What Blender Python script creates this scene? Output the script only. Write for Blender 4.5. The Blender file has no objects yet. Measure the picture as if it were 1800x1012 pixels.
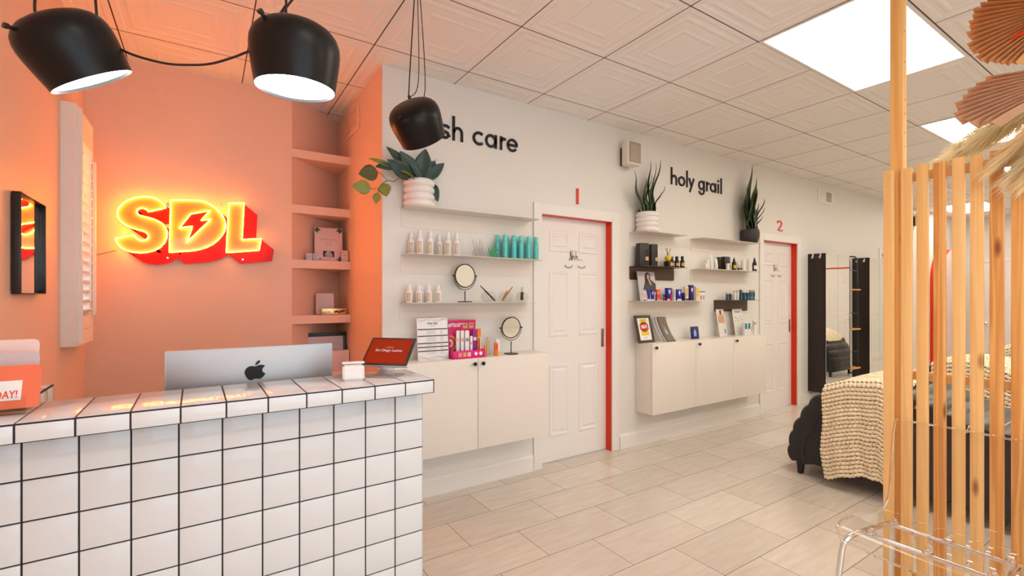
import bpy, bmesh, math, random
from mathutils import Vector, Matrix
PI = math.pi
C = bpy.context.scene.collection
scn = bpy.context.scene

# ---------------------------------------------------------------- camera, world, exposure
cam = bpy.data.cameras.new('camera'); cam_ob = bpy.data.objects.new('camera', cam); C.objects.link(cam_ob)
cam.sensor_width = 36.0; cam.lens = 829.65 / 1800 * 36.0; cam.shift_y = 14.3 / 1800
cam.clip_start = 0.02; cam.clip_end = 200
cam_ob.location = (0, 0, 1.325); cam_ob.rotation_euler = (PI / 2, 0, -0.5758)
scn.camera = cam_ob
scn.view_settings.view_transform = 'Standard'; scn.view_settings.look = 'None'
scn.view_settings.gamma = 1.0; scn.view_settings.exposure = -0.04; scn.view_settings.use_curve_mapping = False
world = bpy.data.worlds.new('overcast_sky'); scn.world = world; world.use_nodes = True
_bg = world.node_tree.nodes['Background']; _bg.inputs[0].default_value = (0.76, 0.89, 1.0, 1); _bg.inputs[1].default_value = 3.0
PANEL_E = 11.3        # ceiling panels
NEON_E = 60.0        # neon tubes
BULB_E = 15.0        # pendant lamps
portal = bpy.data.lights.new('storefront_portal', 'AREA'); portal.shape = 'RECTANGLE'; portal.size = 2.9; portal.size_y = 2.2
portal.cycles.is_portal = True
_po = bpy.data.objects.new('storefront_portal', portal); C.objects.link(_po)
_po.location = (0.9, -1.63, 1.25); _po.rotation_euler = (PI / 2, 0, PI)

# room numbers (metres): camera at the origin, X along the long wall, Y into the wall
XL, XR, YB, YW, YN, ZC = -0.594, 12.05, -1.6, 2.926, 3.70, 2.774
XS = 0.932           # side wall where the peach nook meets the white wall

# ---------------------------------------------------------------- materials
def s2l(c):
    c = c / 255.0
    return c / 12.92 if c <= 0.04045 else ((c + 0.055) / 1.055) ** 2.4
def S(r, g, b): return (s2l(r), s2l(g), s2l(b), 1)
M = {}
def mat(name, col, rough=0.5, metal=0.0, spec=0.5, bump=0.0, bscale=40.0, var=0.0, emit=None, es=0.0, trans=0.0, ior=1.45, coat=0.0):
    m = bpy.data.materials.new(name); m.use_nodes = True
    nt = m.node_tree; n = nt.nodes; L = nt.links; b = n['Principled BSDF']
    b.inputs['Base Color'].default_value = col; b.inputs['Roughness'].default_value = rough
    b.inputs['Metallic'].default_value = metal; b.inputs['Specular IOR Level'].default_value = spec
    b.inputs['Transmission Weight'].default_value = trans; b.inputs['IOR'].default_value = ior
    b.inputs['Coat Weight'].default_value = coat
    if emit: b.inputs['Emission Color'].default_value = emit; b.inputs['Emission Strength'].default_value = es
    tc = n.new('ShaderNodeTexCoord'); nz = n.new('ShaderNodeTexNoise'); nz.inputs['Scale'].default_value = bscale; nz.inputs['Detail'].default_value = 3
    L.new(tc.outputs['Object'], nz.inputs['Vector'])
    v = var if var else 0.03
    mx = n.new('ShaderNodeMix'); mx.data_type = 'RGBA'
    mx.inputs['A'].default_value = tuple(c * (1 - v) for c in col[:3]) + (1,); mx.inputs['B'].default_value = tuple(min(1, c * (1 + v)) for c in col[:3]) + (1,)
    L.new(nz.outputs['Fac'], mx.inputs['Factor']); L.new(mx.outputs['Result'], b.inputs['Base Color'])
    if bump:
        bp = n.new('ShaderNodeBump'); bp.inputs['Strength'].default_value = bump; bp.inputs['Distance'].default_value = 0.002
        L.new(nz.outputs['Fac'], bp.inputs['Height']); L.new(bp.outputs['Normal'], b.inputs['Normal'])
    M[name] = m; return m
def emis(name, col, st):
    m = bpy.data.materials.new(name); m.use_nodes = True; n = m.node_tree.nodes; n.clear()
    e = n.new('ShaderNodeEmission'); e.inputs[0].default_value = col; e.inputs[1].default_value = st
    o = n.new('ShaderNodeOutputMaterial'); m.node_tree.links.new(e.outputs[0], o.inputs[0]); M[name] = m; return m
def thin_glass(name, tint=(1, 1, 1, 1), refl=0.12):
    m = bpy.data.materials.new(name); m.use_nodes = True; n = m.node_tree.nodes; L = m.node_tree.links; n.clear()
    t = n.new('ShaderNodeBsdfTransparent'); t.inputs[0].default_value = tint
    g = n.new('ShaderNodeBsdfGlossy'); g.inputs['Roughness'].default_value = 0.02
    lw = n.new('ShaderNodeLayerWeight'); lw.inputs['Blend'].default_value = refl
    mx = n.new('ShaderNodeMixShader'); o = n.new('ShaderNodeOutputMaterial')
    ge = n.new('ShaderNodeNewGeometry'); sb = n.new('ShaderNodeMath'); sb.operation = 'SUBTRACT'; sb.inputs[0].default_value = 1.0; ml = n.new('ShaderNodeMath'); ml.operation = 'MULTIPLY'
    L.new(ge.outputs['Backfacing'], sb.inputs[1]); L.new(lw.outputs['Fresnel'], ml.inputs[0]); L.new(sb.outputs[0], ml.inputs[1]); L.new(ml.outputs[0], mx.inputs[0]); L.new(t.outputs[0], mx.inputs[1]); L.new(g.outputs[0], mx.inputs[2]); L.new(mx.outputs[0], o.inputs[0])
    M[name] = m; return m

mat('white_wall', (0.785, 0.755, 0.71, 1), 0.55, bump=0.25, bscale=60, var=0.015)
mat('white_trim', (0.83, 0.79, 0.75, 1), 0.32, var=0.01)
mat('door_white', (0.84, 0.79, 0.76, 1), 0.3, var=0.01)
mat('ceiling_tile', (0.86, 0.81, 0.765, 1), 0.5, var=0.02)
mat('ceiling_gap', (0.10, 0.06, 0.045, 1), 0.8)
mat('peach_paint', (0.88, 0.575, 0.43, 1), 0.5, bump=0.5, bscale=35, var=0.02)
mat('red_paint', S(222, 48, 8), 0.35)
mat('tile_white', (0.745, 0.765, 0.785, 1), 0.09, bump=0.05, bscale=9, var=0.015)
mat('grout', (0.022, 0.016, 0.022, 1), 0.6)
mat('lacquer', (0.82, 0.76, 0.69, 1), 0.3, var=0.01)
mat('shelf_white', (0.80, 0.73, 0.66, 1), 0.35, var=0.01)
mat('shelf_brown', S(84, 60, 40), 0.3)
mat('black_metal', (0.018, 0.015, 0.015, 1), 0.35, spec=0.5)
mat('lamp_black', (0.007, 0.005, 0.005, 1), 0.34, spec=0.32)
mat('black_plastic', (0.02, 0.018, 0.018, 1), 0.4)
mat('cord', (0.02, 0.012, 0.01, 1), 0.6)
mat('lamp_inner', (0.9, 0.9, 0.9, 1), 0.4)
mat('chrome', (0.85, 0.85, 0.86, 1), 0.08, metal=1.0)
mat('alu', (0.46, 0.455, 0.46, 1), 0.46, metal=0.75, bump=0.02, bscale=300)
mat('pewter', (0.35, 0.31, 0.28, 1), 0.35, metal=1.0)
mat('mirror', (0.88, 0.90, 0.86, 1), 0.015, metal=1.0, var=0.001)
mat('espresso', (0.022, 0.013, 0.010, 1), 0.38, var=0.15, bscale=12)
mat('black_leather', (0.016, 0.016, 0.020, 1), 0.36, bump=0.3, bscale=180)
mat('gold', (0.72, 0.48, 0.22, 1), 0.3, metal=0.9)
mat('paper_white', (0.85, 0.84, 0.84, 1), 0.5)
mat('paper_pink', (0.80, 0.56, 0.54, 1), 0.5)
mat('ink_black', (0.012, 0.010, 0.010, 1), 0.55)
mat('ink_grey', (0.30, 0.28, 0.27, 1), 0.6)
mat('ink_brown', (0.10, 0.055, 0.035, 1), 0.55)
mat('teal_can', S(92, 204, 202), 0.25, metal=0.1)
mat('teal_cap', S(104, 212, 206), 0.25)
mat('bottle_white', (0.84, 0.81, 0.81, 1), 0.22)
mat('bottle_gold', (0.62, 0.42, 0.20, 1), 0.35)
mat('pot_white', (0.84, 0.79, 0.76, 1), 0.28)
mat('pot_dark', (0.035, 0.030, 0.030, 1), 0.5)
mat('soil', (0.035, 0.022, 0.015, 1), 0.9, bump=0.6)
mat('leaf_dark', (0.045, 0.085, 0.072, 1), 0.35, var=0.35, bscale=18)
mat('leaf_lime', (0.24, 0.25, 0.045, 1), 0.35, var=0.4, bscale=40)
mat('leaf_olive', (0.09, 0.085, 0.022, 1), 0.35, var=0.5, bscale=40)
mat('stem', (0.16, 0.10, 0.05, 1), 0.5)
mat('magenta', S(206, 14, 96), 0.4)
mat('hotpink', S(226, 20, 120), 0.4)
mat('purple', S(146, 22, 134), 0.4)
mat('orange', S(240, 126, 14), 0.4)
mat('tan', S(214, 176, 120), 0.5)
mat('yellow', S(236, 196, 40), 0.45)
mat('blue', S(26, 34, 152), 0.3)
mat('navy', S(20, 18, 84), 0.35)
mat('violet_dark', S(44, 22, 100), 0.35)
mat('sky_blue', S(150, 178, 214), 0.4)
mat('red_print', S(214, 26, 34), 0.4)
mat('orange_red', S(232, 74, 14), 0.35)
mat('peach_skin', S(214, 160, 124), 0.5)
mat('teal_dark', S(30, 86, 104), 0.35)
mat('teal_mid', S(22, 126, 150), 0.35)
mat('amber_glass', (0.012, 0.008, 0.006, 1), 0.12)
mat('green_plastic', S(70, 176, 128), 0.3)
mat('silver_tool', (0.42, 0.38, 0.40, 1), 0.3, metal=0.8)
mat('copper_tool', S(190, 136, 96), 0.3, metal=0.6)
mat('speaker_body', S(232, 224, 208), 0.45)
mat('speaker_grille', S(176, 164, 148), 0.6, bump=0.8, bscale=420)
mat('brown_wood_frame', (0.055, 0.034, 0.020, 1), 0.4, var=0.3, bscale=50)
mat('frame_black', (0.020, 0.012, 0.010, 1), 0.35)
mat('screen_orange', S(150, 36, 6), 0.08, emit=S(170, 44, 8), es=0.10)
mat('knit', S(255, 234, 204), 0.85, bump=0.7, bscale=260, var=0.1)
mat('acrylic_red', S(206, 18, 3), 0.3, spec=0.2)
mat('acrylic_face', (0.60, 0.22, 0.08, 1), 0.12)
mat('red_dried', S(236, 60, 14), 0.7, var=0.2, bscale=60)
mat('shutter_white', (0.86, 0.82, 0.78, 1), 0.35)
mat('pink_face', S(226, 206, 204), 0.3)
mat('acrylic_clear', (1, 1, 1, 1), 0.0, trans=1.0, ior=1.46, var=0.0001)
thin_glass('glass_thin'); thin_glass('chair_acrylic', (0.975, 0.97, 0.965, 1), 0.26); thin_glass('pane_glass', (0.95, 0.97, 0.97, 1), 0.1); thin_glass('bowl_glass', (0.93, 0.94, 0.92, 1), 0.30)
def fibre(name, col, tr):
    m = mat(name, col, 0.9, var=0.15, bscale=24); n = m.node_tree.nodes; L = m.node_tree.links
    t_ = n.new('ShaderNodeBsdfTranslucent'); t_.inputs[0].default_value = col; mx = n.new('ShaderNodeMixShader'); mx.inputs[0].default_value = tr
    L.new(n['Principled BSDF'].outputs[0], mx.inputs[1]); L.new(t_.outputs[0], mx.inputs[2]); L.new(mx.outputs[0], n['Material Output'].inputs[0])
fibre('pampas', (1.0, 0.93, 0.72, 1), 0.6); fibre('pampas_gold', (1.0, 0.86, 0.60, 1), 0.6); fibre('palm_tan', S(236, 180, 122), 0.25); fibre('palm_pale', S(238, 196, 160), 0.25)
emis('panel_light', (1.0, 0.905, 0.775, 1), PANEL_E)
emis('neon', (1.0, 0.27, 0.014, 1), NEON_E)
emis('bulb', (0.95, 0.97, 1.0, 1), BULB_E)

def floor_mat():
    m = bpy.data.materials.new('floor_tile'); m.use_nodes = True; nt = m.node_tree; n = nt.nodes; L = nt.links; b = n['Principled BSDF']
    tc = n.new('ShaderNodeTexCoord'); mp = n.new('ShaderNodeMapping'); L.new(tc.outputs['Object'], mp.inputs[0])
    # rows run along X, 0.296 deep; tiles 0.592 long; half-tile offset
    mp.inputs['Location'].default_value = (-1.1795 + 0.592 * 40, -2.512 + 0.296 * 40, 0)
    br = n.new('ShaderNodeTexBrick'); L.new(mp.outputs[0], br.inputs['Vector'])
    br.offset = 0.5; br.offset_frequency = 2; br.squash = 1.0
    br.inputs['Scale'].default_value = 1.0; br.inputs['Brick Width'].default_value = 0.592; br.inputs['Row Height'].default_value = 0.296
    br.inputs['Mortar Size'].default_value = 0.0018; br.inputs['Mortar Smooth'].default_value = 0.1; br.inputs['Bias'].default_value = 0.0
    br.inputs['Color1'].default_value = (0.62, 0.56, 0.48, 1); br.inputs['Color2'].default_value = (0.70, 0.635, 0.55, 1); br.inputs['Mortar'].default_value = (0.22, 0.17, 0.13, 1)
    mp2 = n.new('ShaderNodeMapping'); mp2.inputs['Scale'].default_value = (2.0, 14.0, 1.0); mp2.inputs['Rotation'].default_value = (0, 0, 0.12); L.new(tc.outputs['Object'], mp2.inputs[0])
    nz = n.new('ShaderNodeTexNoise'); nz.inputs['Scale'].default_value = 2.2; nz.inputs['Detail'].default_value = 6; nz.inputs['Roughness'].default_value = 0.6; L.new(mp2.outputs[0], nz.inputs['Vector'])
    rp = n.new('ShaderNodeMapRange'); rp.inputs[1].default_value = 0.3; rp.inputs[2].default_value = 0.7; rp.inputs[3].default_value = 0.90; rp.inputs[4].default_value = 1.06; L.new(nz.outputs['Fac'], rp.inputs[0])
    mx = n.new('ShaderNodeVectorMath'); mx.operation = 'SCALE'; L.new(br.outputs['Color'], mx.inputs[0]); L.new(rp.outputs[0], mx.inputs['Scale'])
    L.new(mx.outputs[0], b.inputs['Base Color']); b.inputs['Roughness'].default_value = 0.22; b.inputs['Specular IOR Level'].default_value = 0.45
    bp = n.new('ShaderNodeBump'); bp.invert = True; bp.inputs['Strength'].default_value = 0.5; bp.inputs['Distance'].default_value = 0.002
    L.new(br.outputs['Fac'], bp.inputs['Height']); L.new(bp.outputs[0], b.inputs['Normal'])
    M['floor_tile'] = m
floor_mat()
def pine(name, c1, c2, seed, axis=2):
    m = bpy.data.materials.new(name); m.use_nodes = True; nt = m.node_tree; n = nt.nodes; L = nt.links; b = n['Principled BSDF']
    tc = n.new('ShaderNodeTexCoord'); mp = n.new('ShaderNodeMapping'); L.new(tc.outputs['Object'], mp.inputs[0])
    sc = [26.0, 26.0, 26.0]; sc[axis] = 0.75; mp.inputs['Scale'].default_value = sc; mp.inputs['Location'].default_value = (seed * 3.1, seed * 1.7, seed)
    nz = n.new('ShaderNodeTexNoise'); nz.inputs['Scale'].default_value = 1.0; nz.inputs['Detail'].default_value = 2; nz.inputs['Distortion'].default_value = 0.6; L.new(mp.outputs[0], nz.inputs['Vector'])
    ml = n.new('ShaderNodeMath'); ml.operation = 'MULTIPLY'; ml.inputs[1].default_value = 22; L.new(nz.outputs['Fac'], ml.inputs[0])
    sn = n.new('ShaderNodeMath'); sn.operation = 'SINE'; L.new(ml.outputs[0], sn.inputs[0])
    mr = n.new('ShaderNodeMapRange'); mr.inputs[1].default_value = -1; mr.inputs[2].default_value = 1; L.new(sn.outputs[0], mr.inputs[0])
    mx = n.new('ShaderNodeMix'); mx.data_type = 'RGBA'; mx.inputs['A'].default_value = c1; mx.inputs['B'].default_value = c2; L.new(mr.outputs[0], mx.inputs['Factor'])
    mp3 = n.new('ShaderNodeMapping'); s3 = [9.0, 9.0, 9.0]; s3[axis] = 2.6; mp3.inputs['Scale'].default_value = s3; mp3.inputs['Location'].default_value = (seed, seed * 2.3, seed * 5.9); L.new(tc.outputs['Object'], mp3.inputs[0])
    vo = n.new('ShaderNodeTexVoronoi'); vo.inputs['Scale'].default_value = 1.0; L.new(mp3.outputs[0], vo.inputs['Vector'])
    kr = n.new('ShaderNodeMapRange'); kr.inputs[1].default_value = 0.06; kr.inputs[2].default_value = 0.13; L.new(vo.outputs['Distance'], kr.inputs[0])
    m2 = n.new('ShaderNodeMix'); m2.data_type = 'RGBA'; m2.inputs['A'].default_value = S(140, 74, 34); L.new(kr.outputs[0], m2.inputs['Factor']); L.new(mx.outputs['Result'], m2.inputs['B'])
    L.new(m2.outputs['Result'], b.inputs['Base Color']); b.inputs['Roughness'].default_value = 0.5
    M[name] = m
pine('pine_light', S(248, 205, 138), S(242, 192, 120), 1.3)
pine('pine_mid', S(245, 196, 122), S(234, 176, 98), 2.9)
pine('pine_dark', S(240, 184, 108), S(216, 148, 76), 4.7)
pine('pine_rail', S(240, 204, 154), S(230, 188, 130), 6.1, axis=1)
mat('wood_peg', S(206, 150, 80), 0.45)

# ---------------------------------------------------------------- mesh building
class MB:
    def __init__(s): s.bm = bmesh.new()
    def face(s, pts):
        try: s.bm.faces.new([s.bm.verts.new(p) for p in pts])
        except ValueError: pass
    def box(s, x0, x1, y0, y1, z0, z1, bev=0.0, mtx=None):
        v = [Vector((x, y, z)) for x in (x0, x1) for y in (y0, y1) for z in (z0, z1)]
        if mtx: v = [mtx @ p for p in v]
        bv = [s.bm.verts.new(p) for p in v]
        fs = [s.bm.faces.new([bv[i] for i in q]) for q in ((0, 1, 3, 2), (4, 6, 7, 5), (0, 4, 5, 1), (2, 3, 7, 6), (0, 2, 6, 4), (1, 5, 7, 3))]
        if bev:
            ed = list({e for f in fs for e in f.edges})
            bmesh.ops.bevel(s.bm, geom=ed, offset=bev, segments=2, affect='EDGES', profile=0.5)
        return s
    def ring(s, c, ax, r, seg, ph=0.0, ell=1.0):
        ax = Vector(ax).normalized(); u = ax.orthogonal().normalized() if abs(ax.z) < 0.999 else Vector((1, 0, 0)); w = ax.cross(u)
        return [s.bm.verts.new(Vector(c) + u * (r * math.cos(ph + 2 * PI * i / seg)) + w * (r * ell * math.sin(ph + 2 * PI * i / seg))) for i in range(seg)]
    def bridge(s, a, b):
        n = len(a)
        for i in range(n): s.bm.faces.new([a[i], a[(i + 1) % n], b[(i + 1) % n], b[i]])
    def cyl(s, p0, p1, r0, r1=None, seg=20, cap=True):
        r1 = r0 if r1 is None else r1; ax = Vector(p1) - Vector(p0)
        a = s.ring(p0, ax, r0, seg); b = s.ring(p1, ax, r1, seg); s.bridge(a, b)
        if cap: s.bm.faces.new(a[::-1]); s.bm.faces.new(b)
        return s
    def lathe(s, prof, c=(0, 0, 0), ax=(0, 0, 1), seg=32, cap0=False, cap1=False):
        ax = Vector(ax).normalized(); c = Vector(c); prev = None; first = None
        for r, h in prof:
            rg = s.ring(c + ax * h, ax, max(r, 1e-4), seg)
            if prev: s.bridge(prev, rg)
            else: first = rg
            prev = rg
        if cap0: s.bm.faces.new(first[::-1])
        if cap1: s.bm.faces.new(prev)
        return s
    def tube(s, pts, r, seg=8, closed=False, cap=True):
        P = [Vector(p) for p in pts]; n = len(P); rings = []
        rr = r if isinstance(r, (list, tuple)) else [r] * n
        up = None
        for i in range(n):
            if closed: d = (P[(i + 1) % n] - P[i - 1])
            else: d = P[min(i + 1, n - 1)] - P[max(i - 1, 0)]
            d.normalize()
            if up is None: up = d.orthogonal().normalized()
            up = (up - d * up.dot(d)); up = up.normalized() if up.length > 1e-5 else d.orthogonal().normalized()
            w = d.cross(up)
            rings.append([s.bm.verts.new(P[i] + up * (rr[i] * math.cos(2 * PI * k / seg)) + w * (rr[i] * math.sin(2 * PI * k / seg))) for k in range(seg)])
        for i in range(n - 1): s.bridge(rings[i], rings[i + 1])
        if closed:
            # match the twist between the last ring and the first
            best = min(range(seg), key=lambda k: (rings[-1][0].co - rings[0][k].co).length)
            s.bridge(rings[-1], rings[0][best:] + rings[0][:best])
        elif cap: s.bm.faces.new(rings[0][::-1]); s.bm.faces.new(rings[-1])
        return s
    def prism(s, poly, f0, f1):
        a = [s.bm.verts.new(f0(*p)) for p in poly]; b = [s.bm.verts.new(f1(*p)) for p in poly]
        s.bridge(a, b); s.bm.faces.new(a[::-1]); s.bm.faces.new(b); return s
    def wallpoly(s, poly, y0, y1):   # polygon in X,Z given a thickness along Y
        return s.prism(poly, lambda x, z: (x, y0, z), lambda x, z: (x, y1, z))
    def ribbon(s, pts, w, y0, y1, closed=False):   # stroke in X,Z plane
        P = [Vector((p[0], p[1])) for p in pts]; n = len(P); A = []; B = []
        for i in range(n):
            a = P[i - 1] if (closed or i > 0) else None; b = P[(i + 1) % n] if (closed or i < n - 1) else None
            d1 = (P[i] - a).normalized() if a is not None else None; d2 = (b - P[i]).normalized() if b is not None else None
            d = ((d1 or d2) + (d2 or d1)); d = d.normalized() if d.length > 1e-5 else (d1 or d2)
            nn = Vector((-d.y, d.x)); k = 1.0
            if d1 and d2: k = 1.0 / max(0.5, abs(nn.dot(Vector((-d1.y, d1.x)))))
            A.append(P[i] + nn * w / 2 * k); B.append(P[i] - nn * w / 2 * k)
        for i in range(n if closed else n - 1):
            j = (i + 1) % n; q = [A[i], A[j], B[j], B[i]]
            s.prism([(v.x, v.y) for v in q], lambda x, z: (x, y0, z), lambda x, z: (x, y1, z))
        return s
    def grid(s, f, nu, nv, skip=None):
        V = [[s.bm.verts.new(f(i / nu, j / nv)) for j in range(nv + 1)] for i in range(nu + 1)]
        for i in range(nu):
            for j in range(nv):
                if skip and skip(i, j): continue
                s.bm.faces.new([V[i][j], V[i + 1][j], V[i + 1][j + 1], V[i][j + 1]])
        return s
    def done(s, name, m, parent=None, smooth=True, normals=True, mods=None):
        bm = s.bm
        if normals: bmesh.ops.recalc_face_normals(bm, faces=bm.faces)
        if smooth:
            for f in bm.faces: f.smooth = True
            for e in bm.edges:
                if len(e.link_faces) == 2 and e.calc_face_angle(0) > 0.62: e.smooth = False
        me = bpy.data.meshes.new(name); bm.to_mesh(me); bm.free(); me.materials.append(M[m] if isinstance(m, str) else m)
        o = bpy.data.objects.new(name, me); C.objects.link(o)
        if parent: o.parent = parent
        return o
def tag(o, label, cat, group=None):
    o['label'] = label; o['category'] = cat
    if group: o['group'] = group
    return o
def thing(name, label, cat, loc=(0, 0, 0), rz=0.0, group=None, rot=None):
    o = bpy.data.objects.new(name, None); o.empty_display_size = 0.05; C.objects.link(o); o.location = loc
    o.rotation_euler = rot if rot else (0, 0, rz)
    return tag(o, label, cat, group)
def struct(name, mb, m, parent=None, smooth=True):
    o = mb.done(name, m, parent, smooth)
    if not parent: o['kind'] = 'structure'
    return o
def dup(root, loc, label, rz=None, group=None):
    r = root.copy(); C.objects.link(r); r.location = loc; r['label'] = label
    if rz is not None: r.rotation_euler = (0, 0, rz)
    if group: r['group'] = group
    for ch in list(root.children):
        c = ch.copy(); C.objects.link(c); c.parent = r
        for g in list(ch.children):
            d = g.copy(); C.objects.link(d); d.parent = c
    return r
def text(name, body, size, loc, m, parent=None, rot=(PI / 2, 0, 0), align='CENTER', ext=0.0006, sx=1.0, bold=0.0):
    cu = bpy.data.curves.new('tmp', 'FONT'); cu.body = body; cu.size = size; cu.align_x = align; cu.extrude = ext; cu.offset = bold; cu.resolution_u = 3
    ob = bpy.data.objects.new('tmp', cu); C.objects.link(ob); dg = bpy.context.evaluated_depsgraph_get(); dg.update()
    me = bpy.data.meshes.new_from_object(ob.evaluated_get(dg)); bpy.data.objects.remove(ob); bpy.data.curves.remove(cu)
    me.name = name; me.materials.clear(); me.materials.append(M[m])
    mt = Matrix.Translation(loc) @ (Matrix.Rotation(rot[2], 4, 'Z') @ Matrix.Rotation(rot[0], 4, 'X')) @ Matrix.Diagonal((sx, 1, 1, 1))
    me.transform(mt)
    o = bpy.data.objects.new(name, me); C.objects.link(o)
    if parent: o.parent = parent
    return o
def arc(cx, cz, r, a0, a1, n=16, rz=None):
    rz = r if rz is None else rz
    return [(cx + r * math.cos(math.radians(a0 + (a1 - a0) * i / n)), cz + rz * math.sin(math.radians(a0 + (a1 - a0) * i / n))) for i in range(n + 1)]
def smooth_path(P, k=5, closed=False):
    P = [Vector(p) for p in P]; n = len(P); out = []
    for i in range(n if closed else n - 1):
        p0 = P[(i - 1) % n] if (closed or i > 0) else P[i]; p1 = P[i]; p2 = P[(i + 1) % n]; p3 = P[(i + 2) % n] if (closed or i < n - 2) else p2
        for j in range(k):
            t = j / k
            out.append(0.5 * ((2 * p1) + (p2 - p0) * t + (2 * p0 - 5 * p1 + 4 * p2 - p3) * t * t + (3 * p1 - p0 - 3 * p2 + p3) * t ** 3))
    if not closed: out.append(P[-1])
    return out

# ---------------------------------------------------------------- the setting
b = MB(); b.box(XL - 0.1, XR + 0.1, YB - 0.1, 4.3, -0.08, 0.0); struct('floor', b, 'floor_tile', smooth=False)

# ceiling: 4 x 2 ft panels, each pressed with two stepped square mouldings
GX0, GDX, GY0, GDY = 1.4254, 1.2175, 2.714, 0.611
lights = [(-1, 5), (1, 2), (3, 2), (5, 2), (7, 0), (7, 4), (1, 5), (3, 5), (5, 5)]  # panels out of the camera's view are added to brighten the room
lit = {}
for c, r in lights: lit[(c, r)] = 1
b = MB(); g = MB()
steps = [(0.003, 0.0), (0.032, 0.0), (0.042, 0.0035), (0.062, 0.0035), (0.072, 0.0), (0.085, 0.0), (0.095, 0.0035), (0.150, 0.0035), (0.160, 0.0), (0.172, 0.0), (0.184, 0.0035)]
for ci in range(-2, 9):
    for ri in range(-3, 8):
        if (ci, ri) in lit: continue
        for h in (0, 1):
            x0 = GX0 + ci * GDX + h * GDX / 2; x1 = x0 + GDX / 2; y1 = GY0 - ri * GDY; y0 = y1 - GDY
            if x1 < XL or x0 > XR or y0 > 4.3 or y1 < YB: continue
            prev = None
            for d, z in steps:
                q = [b.bm.verts.new((x, y, ZC + z)) for x, y in ((x0 + d, y0 + d), (x1 - d, y0 + d), (x1 - d, y1 - d), (x0 + d, y1 - d))]
                if prev: b.bridge(prev, q)
                prev = q
            b.bm.faces.new(prev)
struct('ceiling', b, 'ceiling_tile', smooth=False)
b = MB(); b.box(XL - 0.1, XR + 0.1, YB - 0.1, 4.3, ZC + 0.012, ZC + 0.09); struct('trim_1', b, 'ceiling_gap', smooth=False)
b = MB()
for i in range(-2, 10):
    x = GX0 + i * GDX
    if XL < x < XR: b.box(x - 0.0022, x + 0.0022, YB, 4.2, ZC - 0.0006, ZC + 0.012)
for j in range(-3, 8):
    y = GY0 - j * GDY
    b.box(XL, XR, y - 0.0022, y + 0.0022, ZC - 0.0006, ZC + 0.012)
struct('trim_2', b, 'ceiling_gap', smooth=False)
spots = {(-1, 5): 'added unseen near the front window, before the counter', (1, 2): 'largest in view beside the tall post', (3, 2): 'second along the room, behind the palm fans',
         (5, 2): 'third along the room, seen through the slats', (7, 0): 'farthest, by the corner of the end wall', (7, 4): 'added unseen for light over the last bed',
         (1, 5): 'added unseen near the front window, beside the clear chair', (3, 5): 'added unseen for light over the first black bed', (5, 5): 'added unseen for light over the second black bed'}
for c, r in lights:
    x0 = GX0 + c * GDX; x1 = x0 + GDX; y1 = GY0 - r * GDY; y0 = y1 - GDY; cx, cy = (x0 + x1) / 2, (y0 + y1) / 2; hx, hy = GDX / 2 - 0.003, GDY / 2 - 0.003
    t = thing('ceiling_light', 'flat white ceiling light panel, ' + spots[(c, r)], 'ceiling light', (cx, cy, ZC), group='light panels in the ceiling')
    f = MB(); w = 0.018
    f.box(-hx, hx, -hy, -hy + w, -0.004, 0.011); f.box(-hx, hx, hy - w, hy, -0.004, 0.011); f.box(-hx, -hx + w, -hy + w, hy - w, -0.004, 0.011); f.box(hx - w, hx, -hy + w, hy - w, -0.004, 0.011)
    f.done('frame', 'white_trim', t, smooth=False)
    d = MB(); d.box(-hx + w, hx - w, -hy + w, hy - w, 0.003, 0.007); d.done('diffuser', 'panel_light', t, smooth=False)

# walls
TW = 0.10; ZT = ZC + 0.012
D1 = (2.168, 2.913); D2 = (5.275, 6.02); D3 = (8.489, 9.234); DH = 1.958
b = MB(); xs = [XS, D1[0], D1[1], D2[0], D2[1], D3[0], D3[1], XR + TW]
for i in range(0, len(xs), 2): b.box(xs[i], xs[i + 1], YW, YW + TW, 0, ZT)
for d in (D1, D2, D3): b.box(d[0], d[1], YW, YW + TW, DH, ZT)
struct('wall_back', b, 'white_wall', smooth=False)
b = MB(); b.box(XL - TW, 0.519, YN, YN + TW, 0, ZT); struct('wall_nook', b, 'peach_paint', smooth=False)
b = MB(); b.prism([(0.519, YN + TW), (0.519, YN), (0.935, YN + 0.416), (0.935 + 0.07, YN + 0.486), (0.86, YN + 0.60)], lambda x, y: (x, y, 0), lambda x, y: (x, y, ZT))
struct('wall_niche', b, 'peach_paint', smooth=False)
b = MB(); b.box(XS, XS + TW, YW + TW, YN + 0.5, 0, ZT); b.box(XS - 0.004, XS, YW + 0.001, YN + 0.41, 0, ZT); struct('wall_side', b, 'peach_paint', smooth=False)
# left wall with a window opening
WY0, WY1, WZ0, WZ1 = 3.19, 3.50, 1.17, 2.18
b = MB(); b.box(XL - TW, XL, YB, WY0, 0, ZT); b.box(XL - TW, XL, WY1, YN, 0, ZT); b.box(XL - TW, XL, WY0, WY1, 0, WZ0); b.box(XL - TW, XL, WY0, WY1, WZ1, ZT)
struct('wall_left', b, 'peach_paint', smooth=False)
b = MB(); b.box(XR, XR + TW, YB, YW, 0, ZT); struct('wall_right', b, 'white_wall', smooth=False)
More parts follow.
